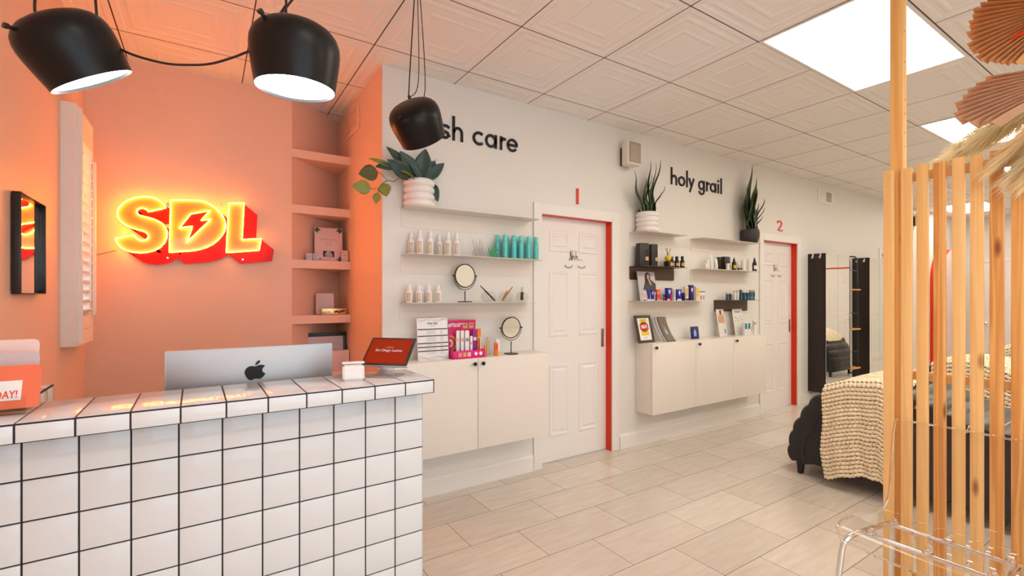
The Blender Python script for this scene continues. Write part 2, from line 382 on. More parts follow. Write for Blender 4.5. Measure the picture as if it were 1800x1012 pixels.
# storefront wall behind the camera
b = MB(); b.box(XL - TW, -0.5, YB - TW, YB, 0, ZT); b.box(2.3, XR + TW, YB - TW, YB, 0, ZT); b.box(-0.5, 2.3, YB - TW, YB, 0, 0.12); b.box(-0.5, 2.3, YB - TW, YB, 2.35, ZT)
struct('wall_front', b, 'white_wall', smooth=False)
wf = MB()
for x in (-0.5, 0.42, 1.36, 2.25): wf.box(x, x + 0.05, YB - 0.08, YB - 0.03, 0.12, 2.35)
wf.box(-0.5, 2.3, YB - 0.08, YB - 0.03, 0.12, 0.18); wf.box(-0.5, 2.3, YB - 0.08, YB - 0.03, 2.29, 2.35)
w1 = struct('window_1', wf, 'white_trim', smooth=False)
p = MB(); p.box(-0.48, 2.28, YB - 0.060, YB - 0.055, 0.15, 2.32); p.done('pane', 'glass_thin', w1, smooth=False)

# baseboards
def baseboard(nm, x0, x1):
    b = MB(); b.prism([(YW, 0), (YW - 0.016, 0), (YW - 0.016, 0.105), (YW - 0.010, 0.118), (YW, 0.126)], lambda y, z: (x0, y, z), lambda y, z: (x1, y, z)); struct(nm, b, 'white_trim', smooth=False)
baseboard('baseboard_back', XS, D1[0] - 0.085); baseboard('baseboard_middle', D1[1] + 0.09, D2[0] - 0.085); baseboard('baseboard_far', D2[1] + 0.09, D3[0] - 0.085); baseboard('baseboard_end', D3[1] + 0.09, XR)
b = MB(); b.box(XR - 0.016, XR, YB, YW - 0.02, 0, 0.12); struct('baseboard_right', b, 'white_trim', smooth=False)

# doors: recessed six-panel sliding doors in red-lined openings
def door(n, d, sign=True):
    x0, x1 = d; yd = YW + 0.062; w = x1 - x0
    b = MB(); b.box(x0, x1, yd, yd + 0.035, 0.008, DH - 0.002)
    dr = struct('door_%d' % n, b, 'door_white', smooth=False)
    # six raised panels with moulded frames
    cols = [(0.09, 0.30), (0.40, 0.62)]; rows = [(0.20, 0.78), (1.00, 1.53), (1.68, 1.85)]
    pm = MB()
    for a, c in cols:
        for z0, z1 in rows:
            X0, X1 = x0 + 0.03 + a * (w / 0.745), x0 + 0.03 + c * (w / 0.745)
            prev = None
            for ins, dy in ((0, 0), (0.006, -0.006), (0.020, -0.006), (0.030, 0.0005), (0.040, 0.0005), (0.052, -0.006)):
                q = [pm.bm.verts.new(v) for v in ((X0 + ins, yd + dy, z0 + ins), (X1 - ins, yd + dy, z0 + ins), (X1 - ins, yd + dy, z1 - ins), (X0 + ins, yd + dy, z1 - ins))]
                if prev: pm.bridge(prev, q)
                prev = q
            pm.bm.faces.new(prev)
    pm.done('raised_panels', 'door_white', dr, smooth=False)
    hp = MB(); hx = x1 - 0.060
    hp.box(hx, hx + 0.026, yd - 0.006, yd, 0.89, 1.045, 0.002); hp.box(hx + 0.007, hx + 0.019, yd - 0.0075, yd - 0.006, 0.92, 1.015)
    hp.done('flush_pull', 'pewter', dr)
    # jamb lining
    j = MB(); j.box(x1 - 0.004, x1, YW - 0.001, yd - 0.001, 0, DH); j.box(x0, x1 - 0.004, YW - 0.001, yd - 0.001, DH - 0.004, DH)
    j.done('red_jamb', 'red_paint', dr, smooth=False)
    # casing
    c = MB()
    def cas(xa, xb, za, zb): c.box(xa, xb, YW - 0.014, YW - 0.0005, za, zb, 0.003)
    cas(x0 - 0.078, x0, 0, DH + 0.085); cas(x1, x1 + 0.085, 0, DH + 0.085); cas(x0, x1, DH, DH + 0.085)
    c.done('casing', 'white_trim', dr, smooth=False)
    if sign:
        # script word and two closed lash lines on the door
        u = x0 + (w / 0.745) * 0.0
        q = MB(); Yd = yd - 0.007
        sc = lambda P: [(x0 + (px - 2.168), pz) for px, pz in P]
        q.ribbon(sc([(2.495, 1.635), (2.492, 1.625), (2.502, 1.619), (2.514, 1.630), (2.510, 1.655), (2.503, 1.680), (2.508, 1.697), (2.518, 1.692)]), 0.0035, Yd, Yd - 0.0008)
        q.ribbon(sc([(2.506, 1.690), (2.518, 1.640), (2.524, 1.620)]), 0.0045, Yd, Yd - 0.0008)
        for dx in (0.0, 0.036):
            q.ribbon(sc([(2.534 + dx, 1.690), (2.528 + dx, 1.697), (2.527 + dx, 1.670), (2.527 + dx, 1.622)]), 0.0035, Yd, Yd - 0.0008)
            q.ribbon(sc([(2.528 + dx, 1.640), (2.536 + dx, 1.655), (2.545 + dx, 1.650), (2.547 + dx, 1.620)]), 0.0042, Yd, Yd - 0.0008)
        for k in range(3): q.ribbon(sc([(2.598 + 0.014 * k, 1.626), (2.602 + 0.014 * k, 1.622)]), 0.005, Yd, Yd - 0.0008)
        q.done('script_lettering', 'ink_black', dr, smooth=False)
        for cx in (2.487, 2.627):
            e = MB(); A = [(2.487 + 0 - 2.487 + cx + 0.042 * math.cos(math.radians(a)), 1.590 + 0.030 * math.sin(math.radians(a))) for a in range(200, 341, 14)]
            e.ribbon(sc(A), 0.006, Yd, Yd - 0.0008)
            for k in range(1, len(A) - 1):
                ax_, az_ = A[k]; dx = (ax_ - cx); e.ribbon(sc([(ax_, az_), (ax_ + dx * 0.22, az_ - 0.010)]), 0.0025, Yd, Yd - 0.0008)
            e.done('lash_line', 'ink_grey', dr, smooth=False)
    return dr
door(1, D1); door(2, D2); door(3, D3, False)
# end-wall doors (white, with round knobs)
def end_door(n, y0, y1, red):
    b = MB(); b.box(XR - 0.02, XR - 0.0005, y0, y1, 0.01, 1.94); dr = struct('door_%d' % n, b, 'door_white', smooth=False)
    c = MB(); c.box(XR - 0.028, XR - 0.0005, y0 - 0.08, y0 - 0.001, 0, 2.02); c.box(XR - 0.028, XR - 0.0005, y1 + 0.001, y1 + 0.08, 0, 2.02); c.box(XR - 0.028, XR - 0.0005, y0, y1, 1.945, 2.02)
    c.done('casing', 'white_trim', dr, smooth=False)
    pm = MB(); w = y1 - y0
    for a, cc in ((0.13, 0.44), (0.56, 0.87)):
        for z0, z1 in ((0.2, 0.78), (1.0, 1.5), (1.63, 1.82)):
            prev = None
            for ins, dx in ((0, 0), (0.008, 0.007), (0.022, 0.007), (0.034, 0.001), (0.05, 0.007)):
                q = [pm.bm.verts.new((XR - 0.02 - dx, yy, zz)) for yy, zz in ((y0 + a * w + ins, z0 + ins), (y0 + cc * w - ins, z0 + ins), (y0 + cc * w - ins, z1 - ins), (y0 + a * w + ins, z1 - ins))]
                if prev: pm.bridge(prev, q)
                prev = q
            pm.bm.faces.new(prev)
    pm.done('raised_panels', 'door_white', dr, smooth=False)
    k = MB(); ky = y1 - 0.06; k.lathe([(0.012, 0), (0.012, 0.03), (0.028, 0.045), (0.030, 0.06), (0.018, 0.072), (0.001, 0.075)], (XR - 0.02, ky, 0.83), (-1, 0, 0), 20); k.done('knob', 'chrome', dr)
    if red:
        r = MB(); r.box(XR - 0.030, XR - 0.028, y0 - 0.02, y1 + 0.02, 1.945, 1.975); r.done('red_lintel', 'red_paint', dr, smooth=False)
end_door(4, 1.85, 2.59, False); end_door(5, 0.0, 0.76, True)

# window with plantation shutter on the left wall
b = MB(); xf = XL + 0.058
b.box(XL, xf, WY0 - 0.06, WY0, 1.075, 2.28); b.box(XL, xf, WY1, WY1 + 0.045, 1.075, 2.28); b.box(XL, xf, WY0, WY1, 2.20, 2.28); b.box(XL, xf, WY0, WY1, 1.075, 1.15)
b.box(XL, XL + 0.075, WY0 - 0.03, WY0 - 0.012, 1.09, 2.265)
w2 = struct('window_2', b, 'shutter_white', smooth=False)
sh = MB(); x0, x1 = XL + 0.028, XL + 0.056
sh.box(x0, x1, WY0 + 0.002, WY0 + 0.04, 1.152, 2.198); sh.box(x0, x1, WY1 - 0.04, WY1 - 0.002, 1.152, 2.198); sh.box(x0, x1, WY0 + 0.04, WY1 - 0.04, 2.12, 2.198); sh.box(x0, x1, WY0 + 0.04, WY1 - 0.04, 1.152, 1.22)
sh.done('shutter_frame', 'shutter_white', w2, smooth=False)
for i in range(18):
    z = 1.235 + i * 0.0505; lv = MB()
    m4 = Matrix.Translation((XL + 0.043, 0, z)) @ Matrix.Rotation(math.radians(-38), 4, 'Y')
    lv.box(-0.034, 0.034, WY0 + 0.042, WY1 - 0.042, -0.004, 0.004, 0.002, m4); lv.done('louver', 'shutter_white', w2)
rod = MB(); rod.box(XL + 0.074, XL + 0.082, WY1 - 0.165, WY1 - 0.155, 1.30, 2.08); rod.done('tilt_rod', 'shutter_white', w2, smooth=False)
st = MB(); st.box(xf + 0.001, xf + 0.016, WY1 + 0.006, WY1 + 0.036, 1.22, 2.08, 0.002); st.done('shutter_stop', 'shutter_white', w2, smooth=False)
pn = MB(); pn.box(XL - 0.060, XL - 0.056, WY0, WY1, WZ0, WZ1); pn.done('pane', 'glass_thin', w2, smooth=False)

# niche shelves between the nook wall and the side wall (triangular, diagonal back)
for i, zt in enumerate((2.385, 1.985, 1.588, 1.184, 0.762)):
    b = MB(); b.prism([(0.520, YN + 0.001), (XS - 0.004, YN + 0.001), (XS - 0.004, YN + 0.411)], lambda x, y: (x, y, zt - 0.060), lambda x, y: (x, y, zt))
    tag(b.done('niche_shelf', 'peach_paint', None, smooth=False), 'peach corner niche shelf, ' + ['topmost of the five', 'second from the top', 'third from the top, holding the pink sign card', 'fourth from the top, holding the gold bar box', 'lowest, holding the dark framed certificate'][i], 'shelf', 'niche shelves')

# air vents
def vent(loc, rz, label, w, h, vm='white_trim'):
    t = thing('air_vent', label, 'air vent', loc, rz)
    f = MB(); f.box(-w / 2, w / 2, -0.008, -0.0005, -h / 2, h / 2, 0.002); f.done('frame', vm, t)
    for sx in (-1, 1):
        s = MB(); cx = sx * w * 0.21; hw = w * 0.17
        for k in range(9):
            z = -h * 0.32 + k * h * 0.08; s.box(cx - hw, cx + hw, -0.013, -0.008, z - 0.003, z + 0.003)
        s.done('louvre_bank', ('ink_grey' if sx > 0 else 'white_trim') if vm == 'white_trim' else vm, t, smooth=False)
vent((6.743, YW, 2.612), 0, 'white metal air vent high on the long wall past the red framed second door', 0.40, 0.175)
vent((XS - 0.004, 3.62, 2.63), -PI / 2, 'white air vent, orange glow put into its colour, high on the niche side wall', 0.37, 0.19, 'peach_paint')  # white plate given the wall colour; the peach stands in for orange neon light

# ---------------------------------------------------------------- reception counter
cnt = thing('reception_counter', 'white square tiled reception counter with black grout and a projecting top ledge', 'counter', (0.710, 1.7324, 0), 0.01513)
TP = 0.111; TH = 0.108
b = MB(); b.box(-1.283, 0, 0.004, 0.196, 0, 0.962); b.done('body', 'grout', cnt, smooth=False)
b = MB(); gr = 0.0022; ZR = 0.9545
def tilebox(m, x0, x1, y0, y1, z0, z1): m.box(x0, x1, y0, y1, z0, z1, 0.0012)
for k in range(12):
    x1 = -k * TP; x0 = max(x1 - TP, -1.283)
    for r in range(9):
        z1 = ZR - r * TH; z0 = max(z1 - TH, 0.0)
        if z1 - z0 < 0.02: continue
        tilebox(b, x0 + gr, x1 - gr, 0.0, 0.006, z0 + gr, z1 - gr)
for r in range(9):
    z1 = ZR - r * TH; z0 = max(z1 - TH, 0.0)
    if z1 - z0 > 0.02:
        for ya, yb in ((0.004, 0.10), (0.10, 0.196)): tilebox(b, -0.001, 0.003, ya + gr, yb - gr, z0 + gr, z1 - gr)
b.done('wall_tiles', 'tile_white', cnt)
b = MB(); b.box(-1.287, 0.008, -0.088, 0.206, 0.9635, 1.0125); b.done('ledge_trim', 'grout', cnt, smooth=False)
b = MB()
for k in range(12):
    x1 = 0.0063 - k * TP; x0 = max(x1 - TP, -1.287)
    tilebox(b, x0 + gr, x1 - gr, -0.0895, -0.084, 0.9655, 1.0085)
    tilebox(b, x0 + gr, x1 - gr, -0.0845, 0.204, 1.008, 1.0140)
b.box(0.004, 0.0095, -0.083, 0.202, 0.9655, 1.0085, 0.001)
b.done('ledge_tiles', 'tile_white', cnt)
# the counter's return along the left wall
b = MB(); b.box(-1.287, -1.155, 0.208, 0.585, 0, 1.0115); b.done('return_body', 'grout', cnt, smooth=False)
b = MB()
for k in range(4):
    y0 = 0.210 + k * 0.094
    tilebox(b, -1.287, -1.159, y0 + gr, y0 + 0.094 - gr, 1.009, 1.0140)
    for r in range(9):
        z1 = 1.0085 - r * TH; z0 = max(z1 - TH, 0); tilebox(b, -1.157, -1.152, y0 + gr, y0 + 0.094 - gr, z0 + gr, z1 - gr)
b.done('return_tiles', 'tile_white', cnt)
# desk behind the counter
t = thing('reception_desk', 'white desk top behind the tiled counter, carrying the big computer', 'desk', (0.12, 2.38, 0))
b = MB(); b.box(-0.545, 0.50, -0.36, 0.30, 0.655, 0.68, 0.003); b.done('desktop', 'lacquer', t)
for sx in (-0.53, 0.46):
    b = MB(); b.box(sx, sx + 0.025, -0.33, 0.27, 0, 0.655); b.done('side_panel', 'lacquer', t, smooth=False)

# all-in-one computer, its back to the camera
t = thing('desktop_computer', 'silver all in one computer seen from behind over the tiled counter', 'computer', (0.160, 2.05, 0.68), 0)
W2, H0, H1 = 0.280, 0.115, 0.451
b = MB()
def imac_back(u, v):
    x = (u * 2 - 1); z = v * 2 - 1
    ed = min(1, max(0, 1 - max(abs(x), abs(z)) ** 6)); n = 6.0
    px = x * (W2 - 0.004); pz = H0 + 0.004 + (H1 - H0 - 0.008) * v
    bul = -0.020 * (1 - abs(x) ** 2.2) * (1 - abs(z) ** 2.2)
    return (px, bul - 0.0046, pz)
b.grid(imac_back, 24, 16)
b.box(-W2, W2, -0.0044, 0.004, H0, H1)
b.done('back_shell', 'alu', t)
b = MB(); b.box(-W2 + 0.008, W2 - 0.008, 0.004, 0.006, H0 + 0.03, H1 - 0.008); b.done('screen', 'ink_black', t, smooth=False)
b = MB(); b.prism([(-0.022, 0.22), (-0.035, 0.10), (-0.060, 0.004), (-0.080, 0.0), (0.080, 0.0), (0.080, 0.006), (-0.045, 0.008), (-0.025, 0.10), (-0.014, 0.22)], lambda y, z: (-0.085, y, z), lambda y, z: (0.085, y, z)); b.done('stand', 'alu', t, smooth=False)
# the fruit mark
k = 0.0193 / 290.0
ap = [(500, 350), (560, 325), (640, 312), (710, 322), (765, 352), (720, 390), (690, 440), (688, 500), (710, 550), (768, 590), (740, 650), (690, 710), (630, 748), (570, 745), (510, 733), (450, 745), (380, 772), (320, 752), (270, 700), (225, 620), (200, 530), (212, 450), (260, 380), (330, 340), (410, 335)]
ap = [tuple(p) for p in smooth_path([Vector((p[0], p[1], 0)) for p in ap], 2, True)]
b = MB(); kk = 0.0554 / 460.0
xo, zo = 0.157 - 0.160, 1.036 - 0.68
b.wallpoly([(xo + (p[0] - 485) * kk, zo - (p[1] - 545) * kk) for p in ap], -0.0235, -0.0258)
b.wallpoly([(xo + (p[0] - 485) * kk, zo - (p[1] - 545) * kk) for p in [(490, 305), (500, 260), (535, 205), (590, 172), (632, 165), (622, 215), (585, 265), (540, 295)]], -0.0235, -0.0258)
b.done('fruit_logo', 'ink_black', t, smooth=False)

# tablet on a stand
t = thing('tablet_stand', 'tilted tablet with an orange screen on a silver stand at the counter end', 'tablet', (0.588, 1.815, 1.0142), math.radians(-46))
b = MB(); b.box(-0.060, 0.060, -0.045, 0.050, 0, 0.005, 0.002); b.done('base_plate', 'alu', t)
b = MB(); b.box(-0.034, 0.034, 0.004, 0.012, 0.005, 0.070, 0.002); b.done('stand_arm', 'chrome', t)
m4 = Matrix.Translation((0.004, -0.026, 0.045)) @ Matrix.Rotation(math.radians(-44), 4, 'X')
b = MB(); b.box(-0.096, 0.096, 0, 0.008, 0, 0.136, 0.003, m4); b.done('tablet_body', 'black_plastic', t)
b = MB(); b.box(-0.087, 0.087, -0.0008, 0, 0.008, 0.127, 0, m4); b.done('screen', 'screen_orange', t, smooth=False)
x = text('screen_text', 'San Diego Lashes', 0.0165, (0, 0, 0), 'paper_white', None, ext=0.0002)
x.data.transform(m4 @ Matrix.Translation((0, -0.0012, 0.066))); x.parent = t
x = text('screen_small_text', 'welcome to', 0.0065, (0, 0, 0), 'paper_pink', None, ext=0.0002)
x.data.transform(m4 @ Matrix.Translation((0, -0.0012, 0.084))); x.parent = t
b = MB(); b.box(-0.100, 0.100, 0.002, 0.010, -0.003, 0.004, 0.002, m4); b.done('lower_rail', 'alu', t)
b = MB(); b.tube([(-0.020, -0.004, 0.050), (-0.018, -0.012, 0.042), (0.0, -0.014, 0.040), (0.012, -0.012, 0.043), (0.014, 0.0, 0.052)], 0.003, 8); b.done('charging_cable', 'cord', t)
# card reader dock
t = thing('card_reader', 'small white card reader dock beside the tablet', 'card reader', (0.462, 1.800, 1.0142), math.radians(-12))
b = MB()
b.prism([(-0.034, 0), (0.030, 0), (0.030, 0.052), (-0.022, 0.058), (-0.034, 0.036)], lambda y, z: (-0.038, y, z), lambda y, z: (0.038, y, z))
bmesh.ops.bevel(b.bm, geom=list(b.bm.edges), offset=0.006, segments=3, affect='EDGES'); b.done('housing', 'bottle_white', t)
b = MB(); b.box(-0.040, 0.040, -0.026, 0.030, 0.059, 0.066, 0.003, Matrix.Rotation(math.radians(-4), 4, 'X')); b.done('reader_slab', 'paper_white', t)

# stepped card holder with greeting cards at the left end
t = thing('card_holder', 'clear acrylic stepped holder for greeting cards at the left end of the counter', 'card holder', (-0.470, 1.775, 1.0142), 0)
b = MB()
for i in range(3):
    b.box(-0.09, 0.075, -0.045 + i * 0.05, -0.042 + i * 0.05, 0.003, 0.05 + i * 0.03); b.box(-0.09, 0.075, -0.042 + i * 0.05, 0.003 + i * 0.05, 0.012 + i * 0.028, 0.015 + i * 0.028)
b.box(-0.09, 0.075, -0.05, 0.105, 0.0, 0.003); b.done('tray', 'pane_glass', t, smooth=False)
def gcard(nm, label, x0, x1, y, z0, h, m, tilt, cut=0.012):
    c = tag(MB().prism([(x0, 0), (x1, 0), (x1 + h * 0.0, h - cut), (x1 - cut * 0.3, h - cut * 0.3), (x1 - cut, h), (x0, h)], lambda a, z: (a, 0, z), lambda a, z: (a, 0.0025, z)).done('greeting_card', m, None, smooth=False), label, 'card', 'cards in the counter holder')
    c.location = (-0.470, 1.775 + y, 1.0142 + z0); c.rotation_euler = (math.radians(-tilt), 0, 0); return c
c1 = gcard('a', 'coral card reading HAPPY BIRTHDAY in the front row of the holder', -0.09, 0.098, -0.038, 0.018, 0.115, 'card_coral' if 'card_coral' in M else mat('card_coral', S(238, 118, 84), 0.4, var=0.06, bscale=8).name, 20)
b = MB(); b.box(-0.085, 0.062, -0.001, -0.0002, 0.022, 0.074); b.done('white_label', 'paper_white', c1, smooth=False)
text('card_text', 'HAPPY -', 0.026, (0.014, -0.0014, 0.052), 'orange_red', c1, align='RIGHT', ext=0.0002, sx=0.68, bold=0.0005)
text('card_text', 'BIRTHDAY!', 0.028, (0.056, -0.0014, 0.028), 'orange_red', c1, align='RIGHT', ext=0.0002, sx=0.68, bold=0.0005)
mat('card_mauve', S(206, 188, 190), 0.4); mat('card_blush', S(240, 210, 204), 0.4)
c2 = gcard('b', 'mauve grey card with white YOU lettering in the middle row of the holder', -0.09, 0.084, 0.012, 0.046, 0.115, 'card_mauve', 16)
text('card_text', 'YOU', 0.012, (-0.002, -0.001, 0.096), 'paper_white', c2, ext=0.0002)
b = MB(); b.box(-0.09, 0.032, -0.004, -0.001, 0.070, 0.075); b.done('dark_band', 'ink_black', c2, smooth=False)
c3 = gcard('c', 'pale blush card with rounded corners in the back row of the holder', -0.09, 0.074, 0.062, 0.074, 0.118, 'card_blush', 12)
p_ = tag(MB().cyl((-0.09, 0, 0), (0.0, 0, 0), 0.0035, seg=12).done('pen', 'ink_black', None), 'dark pen with a blue end lying across the holder', 'pen'); p_.location = (-0.460, 1.823, 1.150)
MB().cyl((0.0, 0, 0), (0.014, 0, 0), 0.0040, 0.0036, seg=12).done('cap', 'sky_blue', p_)

# ---------------------------------------------------------------- neon sign
SG = thing('neon_sign', 'glowing orange outline neon letters with a lightning bolt on red acrylic', 'neon sign', (0, 3.66, 0))
oS = [(-0.209, 1.876), (-0.217, 1.894), (-0.234, 1.913), (-0.262, 1.931), (-0.295, 1.936), (-0.328, 1.932), (-0.36, 1.922), (-0.392, 1.904), (-0.418, 1.88), (-0.436, 1.853), (-0.443, 1.822), (-0.44, 1.797), (-0.426, 1.773), (-0.402, 1.752), (-0.372, 1.738), (-0.344, 1.729), (-0.32, 1.723), (-0.303, 1.714), (-0.294, 1.697), (-0.297, 1.68), (-0.309, 1.668), (-0.328, 1.664), (-0.346, 1.672), (-0.358, 1.684), (-0.366, 1.696), (-0.451, 1.668), (-0.444, 1.645), (-0.428, 1.621), (-0.404, 1.602), (-0.372, 1.592), (-0.336, 1.59), (-0.303, 1.594), (-0.266, 1.607), (-0.236, 1.629), (-0.215, 1.659), (-0.204, 1.692), (-0.202, 1.724), (-0.211, 1.752), (-0.228, 1.777), (-0.253, 1.793), (-0.282, 1.804), (-0.315, 1.811), (-0.34, 1.819), (-0.35, 1.831), (-0.349, 1.849), (-0.337, 1.86), (-0.32, 1.864), (-0.304, 1.856), (-0.293, 1.844)]
oD = [(-0.183, 1.927), (-0.066, 1.94), (-0.034, 1.941), (-0.007, 1.937), (0.026, 1.922), (0.058, 1.898), (0.087, 1.865), (0.103, 1.833), (0.11, 1.797), (0.105, 1.757), (0.089, 1.723), (0.068, 1.694), (0.04, 1.665), (0.003, 1.641), (-0.034, 1.626), (-0.066, 1.617), (-0.19, 1.6)]
oB = [(-0.08, 1.851), (0.026, 1.883), (-0.025, 1.814), (0.03, 1.826), (-0.102, 1.664), (-0.071, 1.772), (-0.14, 1.756)]
oL = [(0.13, 1.94), (0.217, 1.951), (0.205, 1.705), (0.319, 1.718), (0.306, 1.639), (0.116, 1.614)]
sw = (0.082, -0.070)
b = MB()
for o in (oS, oD, oL):
    for i in range(len(o)):
        p, q = o[i], o[(i + 1) % len(o)]
        dd = 0.0012 * (i % 2)
        b.wallpoly([p, q, (q[0] + sw[0], q[1] + sw[1]), (p[0] + sw[0], p[1] + sw[1])], 0.010 + dd, 0.014 + dd)
b.done('drop_shadow_panel', 'acrylic_red', SG, smooth=False)
b = MB()
for o in (oS, oD, oL): b.wallpoly(o, 0.004, 0.008)
b.done('letter_face', 'acrylic_face', SG, smooth=False)
b = MB(); b.wallpoly(oB, 0.002, 0.0038); b.done('bolt_face', 'acrylic_red', SG, smooth=False)
for nm, o, cl in (('letter_tube', oS, 1), ('letter_tube', oD, 1), ('bolt_tube', oB, 0), ('letter_tube', oL, 0)):
    P = []
    for i in range(len(o)):
        a, c = o[i], o[(i + 1) % len(o)]; n = max(1, int(math.hypot(c[0] - a[0], c[1] - a[1]) / 0.012))
        P += [(a[0] + (c[0] - a[0]) * k / n, -0.010, a[1] + (c[1] - a[1]) * k / n) for k in range(n)]
    MB().tube(P, 0.0039, 8, closed=True).done(nm, 'neon', SG)
for x, z in ((-0.20, 1.565), (0.21, 1.572), (-0.2, 1.905), (0.09, 1.93)): MB().cyl((x, 0.0, z), (x, 0.0395, z), 0.006, seg=12).done('standoff_bolt', 'chrome', SG)
tag(MB().tube([(-0.45, 3.685, 1.60), (-0.50, 3.694, 1.585), (-0.585, 3.694, 1.555)], 0.0018, 6).done('sign_cable', 'stem', None), 'thin clear cable running from the neon sign to the corner', 'cable')

# ---------------------------------------------------------------- pendant lamps
def pendant(label, loc, ax, s=1.0, on=True):
    t = thing('pendant_lamp', label, 'pendant lamp', loc, group='black bell pendant lamps')
    a = Vector(ax).normalized(); q = Vector((0, 0, 1)).rotation_difference(a).to_matrix().to_4x4() @ Matrix.Diagonal((s, s, s * 0.86, 1))
    prof = [(0.107, 0.0), (0.109, 0.02), (0.1145, 0.06), (0.119, 0.10), (0.1205, 0.125), (0.119, 0.147), (0.113, 0.168), (0.101, 0.186), (0.084, 0.199), (0.062, 0.2075), (0.035, 0.212), (0.001, 0.2135)]
    o = MB().lathe(prof, seg=56).lathe([(0.107, 0.0), (0.1055, 0.0), (0.1065, 0.01)], seg=56); ob = o.done('shade', 'lamp_black', t); ob.data.transform(q)
    inn = [(0.1065, 0.001), (0.112, 0.06), (0.116, 0.12), (0.110, 0.160), (0.08, 0.190), (0.001, 0.205)]
    ob = MB().lathe(inn, seg=56).done('reflector', 'lamp_inner', t); ob.data.transform(q)
    ob = MB().lathe([(0.001, 0.011), (0.1055, 0.011), (0.1055, 0.014), (0.001, 0.014)], seg=56).done('diffuser_disc', 'bulb' if on else 'lamp_inner', t); ob.data.transform(q)
    k = MB().cyl((-0.086, -0.060, 0.178), (-0.093, -0.066, 0.184), 0.006, seg=12); k.cyl((-0.093, -0.066, 0.184), (-0.099, -0.071, 0.189), 0.0085, seg=12); ob = k.done('pivot_knob', 'black_metal', t); ob.data.transform(q)
    return t, q
L1, q1 = pendant('black bell pendant lamp tilted to the right, leftmost of the three', (-0.230, 1.520, 1.846), (-0.497, -0.214, 0.84), 0.82)
L2, q2 = pendant('black bell pendant lamp hanging between the other two, over the silver computer', (0.192, 1.306, 1.850), (-0.010, -0.053, 0.99), 0.88)
L3, q3 = pendant('black bell pendant lamp hanging in front of the wall lettering, rightmost of the three', (0.814, 1.975, 2.020), (-0.547, -0.384, 0.74), 0.93)
def cordline(parent, P, r=0.0028): return MB().tube(smooth_path(P, 6), r, 8).done('cord', 'cord', parent)
def rel(P, o): return [tuple(Vector(p) - o.location) for p in P]
cordline(L1, rel([(-0.300, 1.525, 1.965), (-0.323, 1.545, 1.976), (-0.337, 1.554, 1.992), (-0.340, 1.556, 2.02), (-0.334, 1.553, 2.10), (-0.32, 1.55, 2.45), (-0.31, 1.55, 2.774)], L1))
MB().cyl((-0.308 + 0.23, 1.528 - 1.52, 1.956 - 1.846), (-0.330 + 0.23, 1.550 - 1.52, 1.986 - 1.846), 0.006, seg=10).done('cord_grip', 'cord', L1)
CB = tag(MB().tube(smooth_path([(-0.255, 1.53, 2.774), (-0.225, 1.517, 2.046), (-0.213, 1.51, 1.991), (-0.197, 1.500, 1.953), (-0.178, 1.487, 1.930), (-0.141, 1.463, 1.91), (-0.083, 1.425, 1.892), (-0.037, 1.395, 1.888), (0.01, 1.365, 1.891), (0.056, 1.334, 1.906), (0.080, 1.318, 1.917), (0.100, 1.308, 1.927)], 6), 0.0028, 8).done('lamp_cable', 'cord', None), 'black electric cable sagging between the left and middle pendant lamps', 'cable')
MB().cyl((-0.200, 1.502, 1.957), (-0.192, 1.497, 1.946), 0.0065, seg=10).done('cord_grip', 'cord', CB)
cordline(L2, rel([(0.170, 1.318, 2.062), (0.172, 1.322, 2.09), (0.168, 1.322, 2.774)], L2)); cordline(L2, rel([(0.170, 1.318, 2.062), (0.20, 1.30, 2.10), (0.64, 1.05, 2.774)], L2))
cordline(L3, rel([(0.775, 2.03, 2.190), (0.768, 2.038, 2.235), (0.800, 2.035, 2.774)], L3)); cordline(L3, rel([(0.722, 1.905, 2.162), (0.800, 2.000, 2.30), (0.806, 2.035, 2.774)], L3, ), 0.002); cordline(L3, rel([(0.74, 1.93, 2.168), (0.835, 2.01, 2.26), (0.815, 2.035, 2.774)], L3), 0.002)
MB().cyl(rel([(0.777, 2.00, 2.170)], L3)[0], rel([(0.768, 2.036, 2.225)], L3)[0], 0.0065, seg=10).done('cord_grip', 'cord', L3)
MB().cyl(rel([(0.806, 2.035, 2.768)], L3)[0], rel([(0.806, 2.035, 2.7735)], L3)[0], 0.045, seg=24).done('ceiling_rose', 'black_metal', L3)

